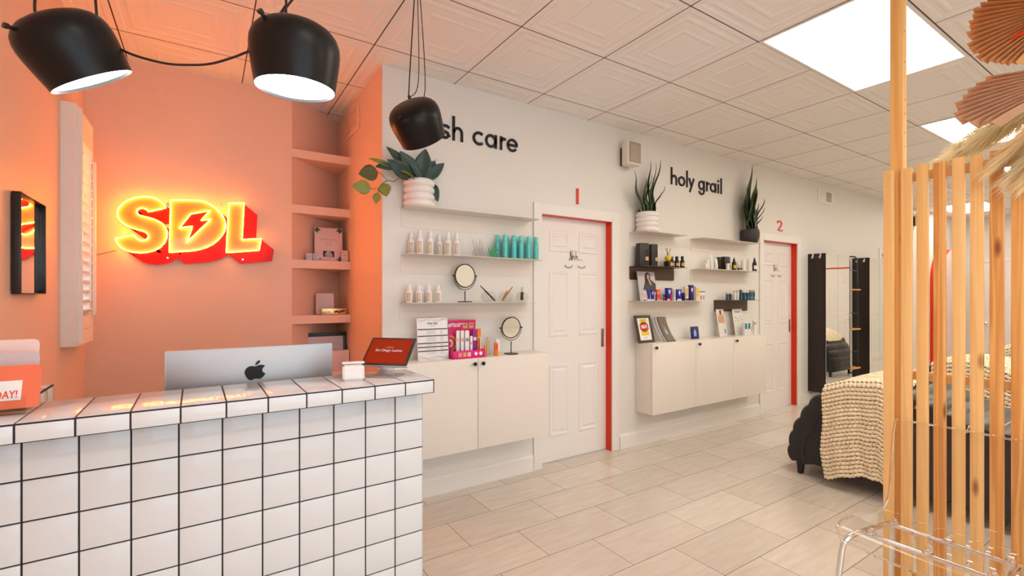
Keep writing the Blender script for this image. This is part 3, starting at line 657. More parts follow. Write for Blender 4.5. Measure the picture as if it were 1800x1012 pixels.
# ---------------------------------------------------------------- wall lettering
def letters(t, spec, zb, xh, asc, w, y=YW):
    Y0, Y1 = y - 0.0005, y - 0.009
    for ch, x0, x1 in spec:
        ob = MB()
        W_ = x1 - x0; r = w / 2; zx = zb + xh; cx = (x0 + x1) / 2; R = (W_ - w) / 2; H = (xh - w) / 2; cz = zb + xh / 2
        rb = lambda P, c=False: ob.ribbon(P, w, Y0, Y1, c)
        if ch in 'l1': rb([(cx, zb), (cx, zb + asc)])
        elif ch == 'i': rb([(cx, zb), (cx, zx)]); ob.wallpoly(arc(cx, zx + 0.030, w * 0.62, 0, 345, 14), Y0, Y1)
        elif ch == 'o': rb(arc(cx, cz, R, 0, 354, 30, H)[:-1], True)
        elif ch == 'h': rb([(x0 + r, zb), (x0 + r, zb + asc)]); rb([(x0 + r, zb + xh * 0.55)] + arc(cx + r * 0.2, zb + xh * 0.60, R * 0.92, 180, 0, 12, xh * 0.40 - r)[1:] + [(x1 - r, zb)])
        elif ch == 'c': rb(arc(cx + R * 0.2, cz, R * 1.25, 48, 312, 24, H))
        elif ch == 's':
            rb([(x1 - w * 0.3, zx - xh * 0.2), (cx + R * 0.5, zx - r), (cx - R * 0.4, zx - r), (x0 + r, zx - xh * 0.22), (x0 + W_ * 0.28, cz + xh * 0.06), (x1 - W_ * 0.25, cz - xh * 0.06), (x1 - r, zb + xh * 0.24), (cx + R * 0.4, zb + r), (cx - R * 0.5, zb + r), (x0 + w * 0.2, zb + xh * 0.18)])
        elif ch == 'a' or ch == 'g':
            Ro = (W_ - w) / 2; rb(arc(cx - w * 0.1, cz, Ro - w * 0.1, 0, 354, 30, H)[:-1], True)
            if ch == 'a': rb([(x1 - r, zb), (x1 - r, zx)])
            else: rb([(x1 - r, zx), (x1 - r, zb)] + arc(cx, zb, Ro, 0, -165, 14, xh * 0.42)[0:])
        elif ch == 'r': rb([(x0 + r, zb), (x0 + r, zx)]); rb([(x0 + r, zb + xh * 0.6), (x0 + W_ * 0.45, zx - w * 0.75), (x1 - w * 0.2, zx - w * 0.9)])
        elif ch == 'e': rb(arc(cx, cz, R, 0, 322, 28, H)); rb([(x0 + r, cz), (x1 - r * 0.6, cz)])
        elif ch == 'y': rb([(x0 + r, zx), (cx, zb + xh * 0.12)]); rb([(x1 - r, zx), (x0 + W_ * 0.22, zb - 0.040)])
        o = ob.done('letter', 'ink_black', t, smooth=False)
t = thing('wall_lettering', 'black cut letters reading lash care on the white wall, partly behind a pendant lamp', 'wall lettering'); letters(t, [('l', 1.150, 1.171), ('a', 1.186, 1.283), ('s', 1.313, 1.395), ('h', 1.412, 1.493), ('c', 1.570, 1.655), ('a', 1.669, 1.766), ('r', 1.792, 1.846), ('e', 1.851, 1.948)], 2.388, 0.098, 0.166, 0.0185)
t = thing('wall_lettering', 'black cut letters reading holy grail on the white wall between two snake plants', 'wall lettering'); letters(t, [('h', 3.686, 3.775), ('o', 3.792, 3.896), ('l', 3.915, 3.935), ('y', 3.947, 4.041), ('g', 4.102, 4.203), ('r', 4.229, 4.288), ('a', 4.292, 4.394), ('i', 4.417, 4.444), ('l', 4.467, 4.493)], 2.382, 0.096, 0.162, 0.0195)
b = MB(); b.box(2.518, 2.542, YW - 0.008, YW - 0.0005, 2.070, 2.197); tag(b.done('door_number', 'red_paint', None, smooth=False), 'red cut numeral 1 on the wall over the first door', 'door number')
b = MB(); b.ribbon([(5.578, 2.175), (5.585, 2.192), (5.612, 2.200), (5.650, 2.196), (5.668, 2.176), (5.660, 2.150), (5.625, 2.125), (5.590, 2.096), (5.605, 2.098), (5.650, 2.090), (5.690, 2.094)], 0.018, YW - 0.0005, YW - 0.008)
tag(b.done('door_number', 'red_paint', None, smooth=False), 'red cut numeral 2 on the wall over the second door', 'door number')

# ---------------------------------------------------------------- shelves: steel L-profiles, plate on the wall and a thin tray
def lshelf(x0, x1, z, m, label):
    t = thing('wall_shelf', label, 'shelf', ((x0 + x1) / 2, YW, z), group='thin folded metal wall shelves'); w = (x1 - x0) / 2
    r = 0.012
    pl = [(-w, 0), (w, 0), (w, -0.118 + r), (w - r, -0.118), (-w + r, -0.118), (-w, -0.118 + r)]
    MB().wallpoly(pl, -0.0005, -0.004).done('back_plate', m, t, smooth=False)
    D = 0.165; MB().prism([(-w, -0.0005), (w, -0.0005), (w, -D + 0.02), (w - 0.02, -D), (-w + 0.02, -D), (-w, -D + 0.02)], lambda x, y: (x, y, -0.003), lambda x, y: (x, y, 0.0)).done('tray', m, t, smooth=False)
lshelf(1.048, 2.045, 1.886, 'shelf_white', 'long white wall shelf nearest the nook, topmost, holding the trailing plant')
lshelf(1.048, 2.080, 1.590, 'shelf_white', 'long white wall shelf nearest the nook, middle one, holding the teal cans')
lshelf(1.040, 2.035, 1.284, 'shelf_white', 'long white wall shelf nearest the nook, lowest, holding glass bowls and a round mirror')
lshelf(3.134, 3.740, 1.886, 'shelf_white', 'short white wall shelf holding the snake plant in the ringed pot')
lshelf(3.978, 4.962, 1.886, 'shelf_white', 'white wall shelf holding the snake plant in the dark pot')
lshelf(3.131, 3.732, 1.588, 'shelf_brown', 'dark brown wall shelf holding two tall dark boxes and a reed diffuser')
lshelf(3.978, 4.962, 1.588, 'shelf_white', 'white wall shelf holding white tubes and black dropper bottles')
lshelf(3.118, 4.110, 1.284, 'shelf_white', 'white wall shelf holding blue boxes and a propped magazine')
lshelf(4.360, 4.960, 1.284, 'shelf_brown', 'dark brown wall shelf holding dark teal bottles by the second door')

# ---------------------------------------------------------------- wall cabinets
def cabinet(x0, x1, z0, z1, label, knob, side=0.0):
    t = thing('wall_cabinet', label, 'cabinet', ((x0 + x1) / 2, YW, z0), group='white wall hung cabinets'); w = (x1 - x0) / 2 - 0.0008; h = z1 - z0
    b = MB(); b.box(-w, w, -0.176, -0.0005 - 0.0005, 0, h, 0.0015); b.done('body', 'lacquer', t)
    b = MB(); b.box(-w + 0.001, w - 0.001, -0.196, -0.178, 0.001, h - 0.001, 0.0015); d = b.done('door', 'lacquer', t)
    kx = (w - 0.030) if knob > 0 else (-w + 0.030)
    MB().lathe([(0.005, 0), (0.005, 0.010), (0.012, 0.016), (0.0135, 0.024), (0.009, 0.030), (0.001, 0.031)], (kx, -0.196, h - 0.035), (0, -1, 0), 20).done('knob', 'black_metal', d)
cabinet(0.935, 1.505, 0.318, 0.917, 'white wall hung cabinet unit beside the tiled counter, knob at its right', 1)
cabinet(1.505, 2.086, 0.318, 0.917, 'white wall hung cabinet unit left of the first door, knob at its left', -1)
cabinet(3.205, 3.800, 0.303, 0.917, 'white wall hung cabinet unit right of the first door, under the framed poster', -1)
cabinet(3.800, 4.395, 0.303, 0.917, 'white wall hung cabinet unit in the middle of three, under the blue card', -1)
cabinet(4.395, 4.990, 0.303, 0.917, 'white wall hung cabinet unit nearest the second door', -1)

# ---------------------------------------------------------------- plants
def leafmesh(mb, p, d, nrm, L, W, curl=0.15, fold=0.12, tip=1.6):
    d = Vector(d).normalized(); nrm = Vector(nrm); nrm = (nrm - d * nrm.dot(d)).normalized(); s = d.cross(nrm)
    def f(u, v):
        x = (v * 2 - 1); wd = W * (math.sin(PI * min(1, u ** 0.85)) ** 0.8) * (1 - 0.25 * u) if u < 1 else 0
        return Vector(p) + d * (L * u) + s * (wd * x * 0.5) + nrm * (fold * W * abs(x) * math.sin(PI * u) - curl * L * u * u)
    mb.grid(f, 10, 6)
def thick(o, th):
    md = o.modifiers.new('thickness', 'SOLIDIFY'); md.thickness = th; md.offset = 0; return o
def ringpot(t, r=0.098, h=0.175, n=4):
    pr = [(0.001, 0.0), (r * 0.80, 0.0)]
    for i in range(n):
        z0 = h * i / n
        for a in range(-80, 81, 20): pr.append((r - h / n / 2 * 0.75 + h / n / 2 * 0.75 * math.cos(math.radians(a)), z0 + h / n / 2 + h / n / 2 * 0.96 * math.sin(math.radians(a))))
    pr += [(r * 0.86, h), (r * 0.80, h - 0.015)]
    MB().lathe(pr, seg=44).done('pot', 'pot_white', t)
    MB().lathe([(0.001, h - 0.018), (r * 0.82, h - 0.018)], seg=30).done('soil', 'soil', t)
rnd = random.Random(4)
t = thing('trailing_plant', 'trailing green and bronze leaved plant in a white ringed pot on the top shelf', 'plant', (1.140, 2.842, 1.8862))
ringpot(t)
def LF(p, tipp, nrm, W, m, curl=0.1, fold=0.12):
    d = Vector(tipp) - Vector(p); mb = MB(); leafmesh(mb, p, d, nrm, d.length, W, curl, fold); thick(mb.done('leaf', m, t), 0.0012)
cam_dir = Vector((-0.45, -0.85, -0.1))
def q(x, z, y=0.0): return (x - 1.140, y, z - 1.886)
# big dark upright leaves
LF(q(1.15, 2.07), q(1.172, 2.262, -0.03), cam_dir, 0.13, 'leaf_dark', 0.02)
LF(q(1.12, 2.06, -0.02), q(1.00, 2.215, -0.05), (-0.2, -0.9, 0.4), 0.12, 'leaf_dark', 0.05)
LF(q(1.10, 2.06, -0.03), q(0.92, 2.235, -0.04), (0.1, -0.9, 0.35), 0.11, 'leaf_dark', 0.05)
LF(q(1.09, 2.06, -0.04), q(0.905, 2.14, -0.08), (0, -0.9, -0.5), 0.11, 'leaf_dark', 0.0)
LF(q(1.16, 2.07, 0.0), q(1.255, 2.205, 0.0), (0.2, -1, 0.3), 0.11, 'leaf_dark', 0.05)
LF(q(1.17, 2.06, -0.02), q(1.300, 2.190, -0.04), (0.3, -0.9, 0.5), 0.085, 'leaf_dark', 0.05)
LF(q(1.14, 2.06, -0.05), q(1.035, 2.135, -0.10), (0.4, -0.8, 0.2), 0.08, 'leaf_dark', 0.0)
LF(q(1.18, 2.06, 0.0), q(1.215, 2.17, 0.03), cam_dir, 0.09, 'leaf_dark', 0.0)
LF(q(1.10, 2.05, -0.06), q(0.985, 2.085, -0.10), (0, -0.7, 0.7), 0.055, 'leaf_lime', 0.05)
LF(q(1.10, 2.06, 0.0), q(1.05, 2.165, 0.02), cam_dir, 0.09, 'leaf_dark', 0.0)
LF(q(1.19, 2.06, 0.0), q(1.265, 2.225, 0.02), cam_dir, 0.02, 'leaf_lime', 0.0)
LF(q(1.225, 2.055, 0.0), q(1.262, 1.935, -0.02), (-0.6, -0.8, 0), 0.075, 'leaf_dark', 0.0)
LF(q(0.95, 2.10, -0.06), q(0.835, 2.085, -0.08), (0, -0.8, 0.5), 0.07, 'leaf_dark', 0.0)
LF(q(0.95, 2.11, -0.05), q(0.800, 2.130, -0.07), (0, -0.8, 0.5), 0.05, 'leaf_lime', 0.0)
# trailing vine
vine = smooth_path([q(1.09, 2.065, -0.04), q(1.03, 2.062, -0.07), q(0.985, 2.045, -0.09), q(0.945, 2.01, -0.10), q(0.90, 2.005, -0.11), q(0.87, 1.985, -0.12), q(0.845, 1.955, -0.12), q(0.838, 1.92, -0.12)], 5)
MB().tube(vine, 0.0024, 7).done('vine_stem', 'stem', t)
MB().tube(smooth_path([q(0.90, 2.005, -0.11), q(0.865, 2.03, -0.12), q(0.835, 2.045, -0.12)], 5), 0.0018, 7).done('vine_stem', 'stem', t)
MB().tube(smooth_path([q(0.843, 1.95, -0.12), q(0.815, 1.945, -0.12), q(0.795, 1.945, -0.12)], 4), 0.0016, 7).done('vine_stem', 'stem', t)
LF(q(0.840, 2.045, -0.12), q(0.725, 2.015, -0.13), cam_dir, 0.105, 'leaf_olive', 0.0, 0.05)
LF(q(0.800, 1.945, -0.12), q(0.690, 1.945, -0.13), cam_dir, 0.09, 'leaf_lime', 0.0, 0.05)
LF(q(0.872, 1.985, -0.12), q(0.888, 1.905, -0.13), cam_dir, 0.085, 'leaf_lime', 0.0, 0.05)
LF(q(0.838, 1.925, -0.12), q(0.826, 1.860, -0.12), cam_dir, 0.055, 'leaf_lime', 0.0, 0.05)

def snake_mat(nm, c1, c2):
    m = mat(nm, c1, 0.38); nt = m.node_tree; n = nt.nodes; L = nt.links; bs = n['Principled BSDF']
    tc = n.new('ShaderNodeTexCoord'); wv = n.new('ShaderNodeTexWave'); wv.bands_direction = 'Z'; wv.inputs['Scale'].default_value = 14; wv.inputs['Distortion'].default_value = 6; wv.inputs['Detail'].default_value = 3
    L.new(tc.outputs['Object'], wv.inputs['Vector']); mx = n.new('ShaderNodeMix'); mx.data_type = 'RGBA'; mx.inputs['A'].default_value = c1; mx.inputs['B'].default_value = c2
    L.new(wv.outputs['Fac'], mx.inputs['Factor']); L.new(mx.outputs['Result'], bs.inputs['Base Color'])
snake_mat('snake_thin', (0.015, 0.035, 0.010, 1), (0.045, 0.075, 0.020, 1)); snake_mat('snake_wide', (0.022, 0.045, 0.018, 1), (0.085, 0.115, 0.045, 1))
def blade(t, p, tip, W, m, bend=(0, 0, 0), tw=0.4):
    P0, P1 = Vector(p), Vector(tip); bd = Vector(bend); d = (P1 - P0); up = Vector((0.4, -0.9, 0)).normalized(); s0 = d.normalized().cross(up)
    a0 = rnd.uniform(-0.5, 0.5)
    def f(u, v):
        x = v * 2 - 1; c = P0 + d * u + bd * math.sin(PI * u) + up * (0.012 * math.sin(u * 9 + a0))
        w = W * (0.62 + 0.38 * math.sin(PI * min(1, u * 1.15))) * (1 if u < 0.55 else max(0.02, 1 - ((u - 0.55) / 0.45) ** 1.7))
        R = Matrix.Rotation(a0 + tw * u, 3, d.normalized()); s = R @ s0; nn = R @ up
        return c + s * (w * x * 0.5) + nn * (-0.18 * w * (1 - x * x))
    mb = MB(); mb.grid(f, 14, 4); thick(mb.done('leaf', m, t), 0.003)
t = thing('snake_plant', 'slim leaved snake plant in a white ringed pot on the short white shelf', 'plant', (3.265, 2.842, 1.8862)); ringpot(t)
for x, y, tx, tz, ty, w in [(-0.05, 0, -0.215, 0.50, -0.04, 0.030), (-0.03, -0.03, -0.065, 0.47, -0.03, 0.028), (-0.01, 0.02, -0.015, 0.45, 0.01, 0.030), (0.0, -0.03, 0.025, 0.48, -0.04, 0.032),
                            (0.02, 0, 0.035, 0.63, 0.0, 0.026), (0.04, -0.02, 0.085, 0.62, -0.02, 0.030), (0.045, 0.02, 0.155, 0.66, -0.02, 0.034), (0.05, 0, 0.175, 0.42, -0.05, 0.026), (0.03, -0.04, 0.11, 0.36, -0.06, 0.028), (-0.06, 0.02, -0.09, 0.22, 0.0, 0.02), (0.01, 0.03, 0.05, 0.52, 0.0, 0.028), (-0.02, -0.01, -0.035, 0.38, 0.0, 0.028)]:
    blade(t, (x, y, 0.15), (tx, ty, tz), w * 1.5, 'snake_thin')
t = thing('snake_plant', 'broad leaved snake plant in a dark round pot by the second door', 'plant', (4.868, 2.842, 1.8862))
MB().lathe([(0.001, 0), (0.068, 0.0), (0.078, 0.010), (0.092, 0.06), (0.095, 0.11), (0.090, 0.145), (0.084, 0.145), (0.086, 0.125)], seg=40).done('pot', 'pot_dark', t)
MB().lathe([(0.001, 0.124), (0.087, 0.124)], seg=30).done('soil', 'soil', t)
for x, y, tx, tz, ty, w in [(-0.04, 0, -0.005, 0.83, -0.02, 0.075), (0.01, -0.02, 0.06, 0.70, -0.03, 0.080), (-0.05, 0, -0.115, 0.58, -0.02, 0.075), (0.02, 0.02, 0.12, 0.56, 0.0, 0.055), (0.04, 0, 0.235, 0.50, -0.03, 0.060),
                            (0.05, 0.0, 0.225, 0.40, -0.03, 0.045), (-0.06, -0.03, -0.13, 0.30, -0.06, 0.04), (0.0, -0.05, 0.03, 0.42, -0.07, 0.05), (-0.02, -0.04, -0.06, 0.46, -0.05, 0.055), (0.03, -0.04, 0.13, 0.30, -0.06, 0.04), (-0.03, 0.02, -0.045, 0.62, 0.0, 0.06), (0.04, -0.02, 0.09, 0.62, -0.02, 0.05)]:
    blade(t, (x, y, 0.11), (tx, ty, tz), w * 1.45, 'snake_wide', tw=0.15)

# ---------------------------------------------------------------- products
def at(t, mb, nm, m): return mb.done(nm, m, t)
def pump_bottle(x, y, z, label, s=1.0, grp='white and gold bottles', word='COCO'):
    t = thing('pump_bottle', label, 'bottle', (x, y, z), -0.45, grp)
    MB().lathe([(0.001, 0), (0.0185, 0), (0.0205, 0.003), (0.0205, 0.078), (0.018, 0.088), (0.0125, 0.094), (0.0125, 0.097)], seg=28).done('body', 'bottle_white', t).data.transform(Matrix.Diagonal((1, 1, s, 1)))
    MB().lathe([(0.0150, 0.097), (0.0150, 0.112), (0.0125, 0.122), (0.0105, 0.134), (0.0085, 0.139), (0.001, 0.140)], seg=24, cap0=True).done('cap', 'bottle_white', t).data.transform(Matrix.Diagonal((1, 1, s * 0.84, 1)) @ Matrix.Translation((0, 0, 0.018)))
    lb = MB(); R = 0.0209
    lb.grid(lambda u, v: (R * math.sin((u - 0.5) * 1.1), -R * math.cos((u - 0.5) * 1.1), s * (0.012 + 0.058 * v)), 8, 1); lb.done('label', 'bottle_gold', t)
    tx = text('label_text', word, 0.0145, (0, 0, 0), 'paper_white', None, ext=0.0002, rot=(PI / 2, 0, 0), bold=0.0003)
    tx.data.transform(Matrix.Translation((0.003, -R - 0.0003, 0.041 * s)) @ Matrix.Rotation(-PI / 2, 4, 'Y') @ Matrix.Scale(s, 4, (1, 0, 0)) @ Matrix.Translation((0, 0, -0.003))); tx.parent = t
    return t
names = ['half hidden at the left end', 'first large one from the left', 'second large one from the left', 'slim one in the middle behind', 'third large one from the left', 'rightmost of the row']
for (x, y, s), nme in zip([(1.104, 2.885, 1.07), (1.147, 2.845, 1.18), (1.217, 2.845, 1.16), (1.300, 2.885, 1.07), (1.342, 2.845, 1.17), (1.406, 2.845, 1.20)], names):
    pump_bottle(x, y, 1.5902, 'white gold-labelled bottle on the upper shelf, ' + nme, s, 'white bottles on the upper shelf', 'CUSHY')
for x, nme in zip((1.075, 1.140, 1.206, 1.273), ('leftmost of four', 'second from the left', 'third from the left', 'rightmost of four')):
    pump_bottle(x, 2.845, 1.2842, 'small white gold-labelled bottle on the lower shelf, ' + nme, 0.86, 'small bottles on the lower shelf')
pump_bottle(1.178, 2.888, 1.2842, 'small white bottle tucked behind the second one on the lower shelf', 0.80, 'small bottles on the lower shelf')

def can(x, y, label):
    t = thing('spray_can', label, 'spray can', (x, y, 1.5902), 0, 'teal spray cans')
    MB().lathe([(0.001, 0), (0.0185, 0), (0.0195, 0.002), (0.0195, 0.118), (0.0185, 0.126), (0.0150, 0.132), (0.0150, 0.134)], seg=28).done('body', 'teal_can', t)
    MB().lathe([(0.0158, 0.134), (0.0158, 0.164), (0.0130, 0.171), (0.001, 0.173)], seg=28, cap0=True).done('cap', 'teal_cap', t)
    lb = MB(); lb.grid(lambda u, v: (0.0199 * math.sin((u - 0.5) * 0.5 - 0.5), -0.0199 * math.cos((u - 0.5) * 0.5 - 0.5), 0.095 + 0.010 * v), 4, 1); lb.done('printed_mark', 'bottle_gold', t); lb = MB(); lb.grid(lambda u, v: (0.0199 * math.sin((u - 0.5) * 0.5 - 0.5), -0.0199 * math.cos((u - 0.5) * 0.5 - 0.5), 0.018 + 0.008 * v), 4, 1); lb.done('printed_mark', 'bottle_gold', t)
    return t
c0 = can(1.782, 2.835, 'teal spray can in the front row on the upper shelf, leftmost of five')
for x, y, l in [(1.856, 2.835, 'front row, second from the left'), (1.918, 2.835, 'front row, middle of five'), (1.985, 2.835, 'front row, fourth from the left'), (2.052, 2.835, 'front row, rightmost by the door trim'),
                (1.752, 2.888, 'back row, leftmost'), (1.828, 2.888, 'back row, second from the left'), (1.902, 2.888, 'back row, third from the left'), (1.965, 2.888, 'back row, fourth from the left'), (2.030, 2.888, 'back row, rightmost')]:
    dup(c0, (x, y, 1.5902), 'teal spray can on the upper shelf, ' + l)

def bowl(x, y, z, r, label, h=None):
    h = h or r * 1.45; P = []
    for a in range(-62, 63, 12): P.append((r * math.cos(math.radians(a)), h / 2 + h / 2 * math.sin(math.radians(a)) / math.sin(math.radians(62))))
    P = [(0.001, 0.001), (r * 0.42, 0.001)] + P
    m = MB().lathe([(a, c) for a, c in P] , seg=36)
    o = tag(m.done('glass_bowl', 'bowl_glass', None), label, 'bowl', 'round glass bowls on the shelves'); o.location = (x, y, z); return o
bowl(1.572, 2.845, 1.5902, 0.044, 'round glass bowl holding silver tweezers on the upper shelf')
bowl(1.690, 2.845, 1.5902, 0.046, 'round glass bowl holding green wands on the upper shelf')
bowl(1.650, 2.848, 1.2842, 0.052, 'round glass bowl leaning a black pen, left of three on the lower shelf')
bowl(1.798, 2.848, 1.2842, 0.050, 'round glass bowl with copper pens, middle of three on the lower shelf')
bowl(1.938, 2.848, 1.2842, 0.048, 'round glass bowl with dark brushes, right of three on the lower shelf')
def pen(nm, p0, p1, r, m, label, cat, grp, tip=None):
    p0 = Vector(p0); p1 = Vector(p1); d = p1 - p0
    o = tag(MB().cyl((0, 0, 0), d * 0.62, r, seg=10).done(nm, m, None), label, cat, grp); o.location = p0
    MB().cyl(d * 0.62, d, r * 0.85, r * 0.5, seg=10).done('tip', tip or m, o)
for i, (a, c) in enumerate([((1.555, 1.566), (1.528, 1.71)), ((1.575, 1.577), (1.556, 1.705)), ((1.585, 1.590), (1.588, 1.722)), ((1.600, 1.60), (1.610, 1.70))]):
    pen('tweezers', (a[0] - 0.0, 2.835 + 0.006 * i, 1.597), (c[0], 2.845 + 0.004 * i, c[1]), 0.0045, 'silver_tool', 'silver tweezers standing in the glass bowl, ' + ['leftmost', 'second from the left', 'third from the left, tallest', 'rightmost'][i], 'tweezers', 'tweezers in the bowl')
for i in range(5):
    pen('lash_wand', (1.668 + 0.010 * i, 2.835 + 0.005 * i, 1.597), (1.650 + 0.021 * i, 2.842, 1.665 + 0.028 * (1 - abs(i - 2) / 2)), 0.0055, 'green_plastic', 'green plastic wand in the glass bowl beside the teal cans, ' + ['leftmost', 'second from the left', 'middle and tallest', 'fourth from the left', 'rightmost'][i], 'wand', 'green wands')
pen('lash_pen', (1.700, 2.84, 1.294), (1.583, 2.84, 1.397), 0.006, 'ink_black', 'black pen leaning out of the left glass bowl', 'pen', None, 'ink_black')
pen('lash_pen', (1.765, 2.84, 1.296), (1.846, 2.835, 1.392), 0.0065, 'copper_tool', 'copper pen leaning right in the middle glass bowl', 'pen', None)
pen('lash_pen', (1.775, 2.86, 1.296), (1.820, 2.865, 1.366), 0.0065, 'copper_tool', 'shorter copper pen behind in the middle glass bowl', 'pen', None)
pen('brush', (1.925, 2.84, 1.296), (1.930, 2.84, 1.388), 0.008, 'ink_black', 'dark brush in the right glass bowl, left of the two', 'brush', None, 'silver_tool')
pen('brush', (1.940, 2.85, 1.296), (1.946, 2.855, 1.392), 0.008, 'ink_black', 'dark brush in the right glass bowl, right of the two', 'brush', None, 'silver_tool')

def table_mirror(x, y, z, r, hc, label, tilt=-4, rzd=-12):
    t = thing('vanity_mirror', label, 'mirror', (x, y, z), math.radians(rzd), 'round black table mirrors')
    MB().lathe([(0.001, 0), (0.050, 0), (0.051, 0.003), (0.048, 0.006), (0.001, 0.007)], seg=36).done('base', 'black_metal', t)
    b = MB().cyl((0, 0, 0.006), (0, 0, hc - r - 0.022), 0.0035, seg=12)
    b.tube([(math.cos(math.radians(a)) * (r + 0.009), 0, hc + math.sin(math.radians(a)) * (r + 0.014)) for a in range(180, 361, 10)], 0.0022, 8); b.done('stand', 'black_metal', t)
    rot = Matrix.Translation((0, 0, hc)) @ Matrix.Rotation(math.radians(tilt), 4, 'X')
    o = MB().lathe([(r - 0.006, -0.006), (r, -0.006), (r + 0.001, 0), (r, 0.006), (r - 0.006, 0.006)], (0, 0, 0), (0, 1, 0), 48).done('ring_frame', 'black_metal', t); o.data.transform(rot)
    o = MB().lathe([(0.001, -0.004), (r - 0.005, -0.004), (r - 0.005, 0.004), (0.001, 0.004)], (0, 0, 0), (0, 1, 0), 48).done('mirror_glass', 'mirror', t); o.data.transform(rot)
    for sx in (-1, 1): MB().cyl((sx * r, 0, hc), (sx * (r + 0.015), 0, hc), 0.005, seg=10).done('pivot_screw', 'black_metal', t)
table_mirror(1.470, 2.848, 1.2842, 0.080, 0.178, 'round black table mirror on the lower shelf', 0, 4)
table_mirror(1.810, 2.800, 0.9172, 0.076, 0.186, 'round black table mirror on top of the cabinet', 5, -4)

# price board
t = thing('price_board', 'white price list board with brown stripes, standing on the cabinet by the counter', 'sign', (1.222, 2.800, 0.9172), 0)
m4 = Matrix.Rotation(math.radians(-5), 4, 'X')
b = MB(); b.box(-0.106, 0.106, 0, 0.004, 0, 0.268, 0.001, m4); b.box(-0.10, 0.10, 0.0, 0.05, 0, 0.003); b.done('board', 'paper_white', t)
b = MB()
for z in (0.197, 0.154, 0.108, 0.084, 0.059): b.box(-0.103, 0.103, -0.0006, -0.0001, z - 0.0035, z + 0.0035, 0, m4)
b.done('brown_bars', 'ink_brown', t, smooth=False)
o = text('heading', 'Frisc Eye', 0.019, (0, 0, 0), 'ink_black', None, ext=0.0002, bold=0.0004); o.data.transform(m4 @ Matrix.Translation((0, -0.0006, 0.228))); o.parent = t
o = text('heading', 'the menu', 0.0095, (0, 0, 0), 'ink_grey', None, ext=0.0002); o.data.transform(m4 @ Matrix.Translation((0, -0.0006, 0.214))); o.parent = t
b = MB()
for z in [0.186, 0.179, 0.172, 0.165, 0.143, 0.136, 0.129, 0.122, 0.097, 0.092, 0.073, 0.068, 0.048, 0.041]:
    b.box(-0.045, 0.02, -0.0005, -0.0001, z, z + 0.0016, 0, m4); b.box(0.05, 0.07, -0.0005, -0.0001, z, z + 0.0016, 0, m4)
for k in range(3):
    for zc, sg in ((0.262, -1), (0.008, 1)):
        pts = [(-0.104 + 0.013 * i, zc + sg * (0.006 * k + 0.006 * math.sin(i * 0.7 + k * 0.5))) for i in range(17)]
        b2 = MB(); b2.ribbon(pts, 0.0012, -0.0005, -0.0001); bmesh.ops.transform(b2.bm, matrix=m4, verts=b2.bm.verts); o = b2.done('wave_line', 'ink_grey', t, smooth=False)
b.done('fine_print', 'ink_grey', t, smooth=False)

# pink counter display with its boxes
t = thing('product_display', 'hot pink cardboard display stand with a tray, beside the striped price board', 'display stand', (1.455, 2.795, 0.9172), 0)
b = MB(); b.box(-0.112, 0.092, 0.045, 0.049, 0, 0.248, 0.001); b.done('back_card', 'magenta', t)
b = MB(); b.box(-0.118, 0.118, -0.045, -0.041, 0, 0.052, 0.001); b.box(-0.118, -0.114, -0.041, 0.045, 0, 0.052); b.box(0.114, 0.118, -0.041, 0.045, 0, 0.052); b.box(-0.118, 0.118, -0.041, 0.045, 0, 0.003); b.done('tray', 'hotpink', t)
text('heading', '#1', 0.034, (-0.094, 0.0446, 0.205), 'paper_white', t, ext=0.0002, bold=0.0006)
text('heading', 'LASH & BROW', 0.0145, (-0.043, 0.0446, 0.217), 'paper_white', t, ext=0.0002, bold=0.0005); text('heading', 'SERUMS', 0.0145, (-0.050, 0.0446, 0.204), 'paper_white', t, ext=0.0002, bold=0.0005)
for xx in (0.012, 0.058):
    b = MB(); b.box(xx - 0.018, xx + 0.018, 0.0440, 0.0448, 0.190, 0.226); b.done('photo_patch', 'peach_skin', t, smooth=False)
    b = MB(); b.ribbon(arc(xx, 0.203, 0.013, 30, 150, 8), 0.005, 0.0432, 0.0438); b.done('brow_mark', 'ink_brown', t, smooth=False)
cyc = ['tan', 'magenta', 'orange', 'paper_white', 'orange']
for k, rr in enumerate((0.050, 0.040, 0.031, 0.021)):
    b = MB(); b.ribbon(arc(-0.106, 0.095, rr, -70, 85, 12), 0.009, 0.0438, 0.0446); b.done('swirl_stripe', cyc[k], t, smooth=False)
for k, (xx, mm) in enumerate(((-0.070, 'peach_skin'), (-0.036, 'peach_skin'), (-0.004, 'paper_pink'))):
    b = MB(); b.box(xx - 0.012, xx + 0.012, -0.0462, -0.0452, 0.012, 0.040); b.done('tray_patch', mm, t, smooth=False)
for xx in (0.046, 0.082):
    b = MB(); b.wallpoly(arc(xx, 0.028, 0.012, 0, 345, 20), -0.0462, -0.0452); b.done('round_sticker', 'paper_white', t, smooth=False)
